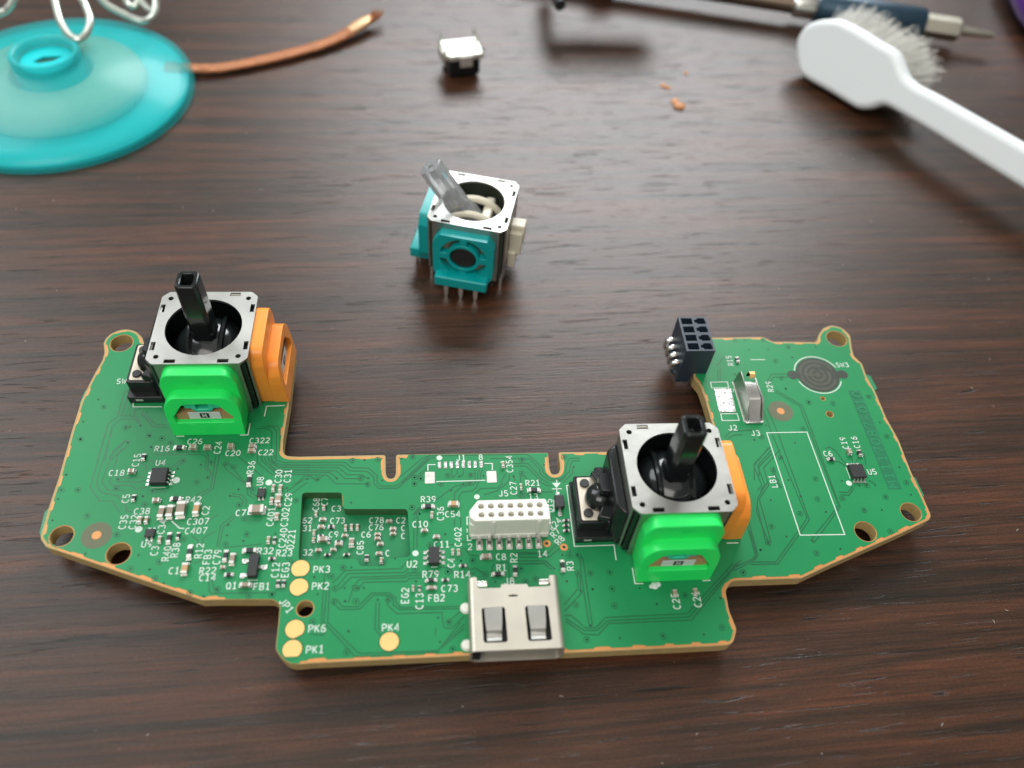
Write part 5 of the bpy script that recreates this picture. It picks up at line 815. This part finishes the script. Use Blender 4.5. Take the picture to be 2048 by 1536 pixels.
# ------------------------------------------------------------------ brush
bp_ = Vector((78.431, 57.426, 1.6)); ba = Vector((.51007652, -.86012903, 0)); bn = Vector((-.82049329, -.4865716, .30006473)); bw = Vector((.25809438, .15305597, .95391884))
BM = Matrix(((ba.x, bw.x, bn.x, 0), (ba.y, bw.y, bn.y, 0), (ba.z, bw.z, bn.z, 0), (0, 0, 0, 1)))
root = empty('toothbrush', tuple(bp_)); tag(root, 'white plastic toothbrush lying on its side with splayed pale bristles', 'toothbrush')
bo = [(p.x, p.y) for p in smooth_path([(x, y, 0) for x, y in BRUSH+[BRUSH[0]]], 3)[:-1]]
if sum(bo[i][0]*bo[(i+1) % len(bo)][1]-bo[(i+1) % len(bo)][0]*bo[i][1] for i in range(len(bo))) < 0: bo.reverse()
MB().ext(bo, -4.2, 0, (), BM).build('brush_body', M['brush_white'], root, bevel=1.5, seg=4, smooth=60)
b = MB()
for i in range(8000):
    a_ = rnd.uniform(-10.5, 11); w_ = rnd.uniform(2.2, 11.6)
    if ((a_-.3)/11.5)**2+((w_-6.9)/5.4)**2 > 1: continue
    base = Vector((a_, w_, -3.6)); spread = Vector(((a_+1.5)*.30+rnd.gauss(0, .9), (w_-4.6)*.62+rnd.gauss(0, .9), -rnd.uniform(7.0, 9.2)))
    mid = base+spread*.5+Vector((rnd.gauss(0, .25), rnd.gauss(0, .25), 0)); end = base+spread
    P = [BM @ base, BM @ mid, BM @ end]
    if P[2].z+bp_.z < .15: P[2].z = .15-bp_.z
    b.tube([tuple(p) for p in P], .045, 3)
tag(b.build('bristles', M['bristle'], root, recalc=False, smooth=0), kind='stuff')

# ------------------------------------------------------------------ driver
d0, d1, d2, d3, d4, d5 = [Vector((x, y, 0)) for x, y in DRIVER]
ax = (d3-d1).normalized(); root = empty('precision_driver', tuple(d1)); tag(root, 'precision screwdriver with dark blue bit holder and small steel bit behind the toothbrush', 'screwdriver')
q = lambda t: tuple(ax*t+Vector((0, 0, 4.1)))
MB().tube([q(-70), q(-1)], 2.0, 16).build('shaft', M['bronze_rod'], root)
MB().tube([q(-1.2), q(-.6), q(4.2), q(4.8)], [2.2, 2.7, 2.7, 2.4], 20).build('collar', M['bright_steel'], root)
MB().tube([q(4.6), q(5.2), q(29.6), q(30.2)], [3.5, 3.9, 3.9, 3.6], 24).build('bit_holder', M['navy_metal'], root)
MB().tube([q(30.1), q(38.6), q(39.2)], [2.7, 2.7, 2.2], 6).build('hex_bit', M['bit_steel'], root, smooth=20)
MB().tube([q(39), q(46.5), q(47.5)], [1.15, .75, .5], 12).build('bit_tip', M['bit_steel'], root)

# ------------------------------------------------------------------ things cut by the frame
px_, py_ = PURPLE[0]
root = empty('purple_handle', (px_+4.6, py_-4, 0)); tag(root, 'purple plastic handle at the photo edge beyond the screwdriver tip', 'handle')
MB().tube([(-1.6, -12, 5), (-1.4, -11, 5), (1.0, 6, 5), (4, 24, 5.5), (4.5, 26, 5.5)], [2.6, 4.0, 4.8, 4.6, 3.4], 24).build('grip', M['purple'], root)
MB().tube([(-.6, -14.5, 3.6), (-.2, -11, 4.4), (0, -8.5, 5)], [1.2, 1.8, 2.2], 14).build('ferrule', M['gold'], root)
bx_ = BLACKBAR
root = empty('dark_tool', (34, 87.5, 0)); tag(root, 'dark tool mostly outside the photo, its blunt end at the top edge', 'tool')
MB().tube([(-15, 3.5, 12), (-9.5, 3.2, 12), (10.2, 3.0, 12), (12, 3.2, 12)], [3.2, 4.0, 4.0, 2.6], 18).build('jaw', M['chip'], root)
MB().tube([(-14, -8.0, 8), (-15, 0, 8.5), (-14.5, 14, 6)], [1.3, 1.7, 2.0], 12).build('arm', M['chip'], root)
MB().box(-3, 3, 14, 20, 0, 9).build('stand_foot', M['chip'], root, bevel=.5)
for i, (x, y) in enumerate(CRUMBS):
    sz = (1.0, 1.3, .7, .6, .5)[i]; b = MB(); bm = bmesh.new(); bmesh.ops.create_icosphere(bm, subdivisions=2, radius=sz)
    for v in bm.verts: v.co *= 1+rnd.uniform(-.25, .25); v.co.z = max(v.co.z*.35, -sz*.2)
    b.add([tuple(v.co) for v in bm.verts], [tuple(v.index for v in f.verts) for f in bm.faces]); bm.free()
    o = b.build('flux_crumb', M['crumb'], None, (x, y, sz*.2)); lab = ('orange crumb beside the larger one on the open table', 'largest orange crumb on the open table between thumbstick and toothbrush', 'pale orange crumb, first of the pair behind the largest crumb', 'pale orange crumb, second of the pair behind the largest crumb', 'tiny orange speck farthest from the circuit board')[i]
    tag(o, lab, 'crumb', 'orange crumbs on the table')

# lint and dust lying about
b = MB()
for i in range(260):
    x, y = rnd.uniform(-110, 140), rnd.uniform(-82, 100); l_ = rnd.uniform(.15, .5); a_ = rnd.uniform(0, 6.28)
    if -60 < x < 60 and -68 < y < -14: continue
    l_ *= .6
    b.tube([(x, y, .06), (x+l_*math.cos(a_), y+l_*math.sin(a_), .09), (x+l_*1.7*math.cos(a_+.25), y+l_*1.7*math.sin(a_+.25), .06)], .035, 4)
tag(b.build('dust', M['lint'], recalc=False), 'pale specks of dust and lint strewn over the table', 'dust', kind='stuff')
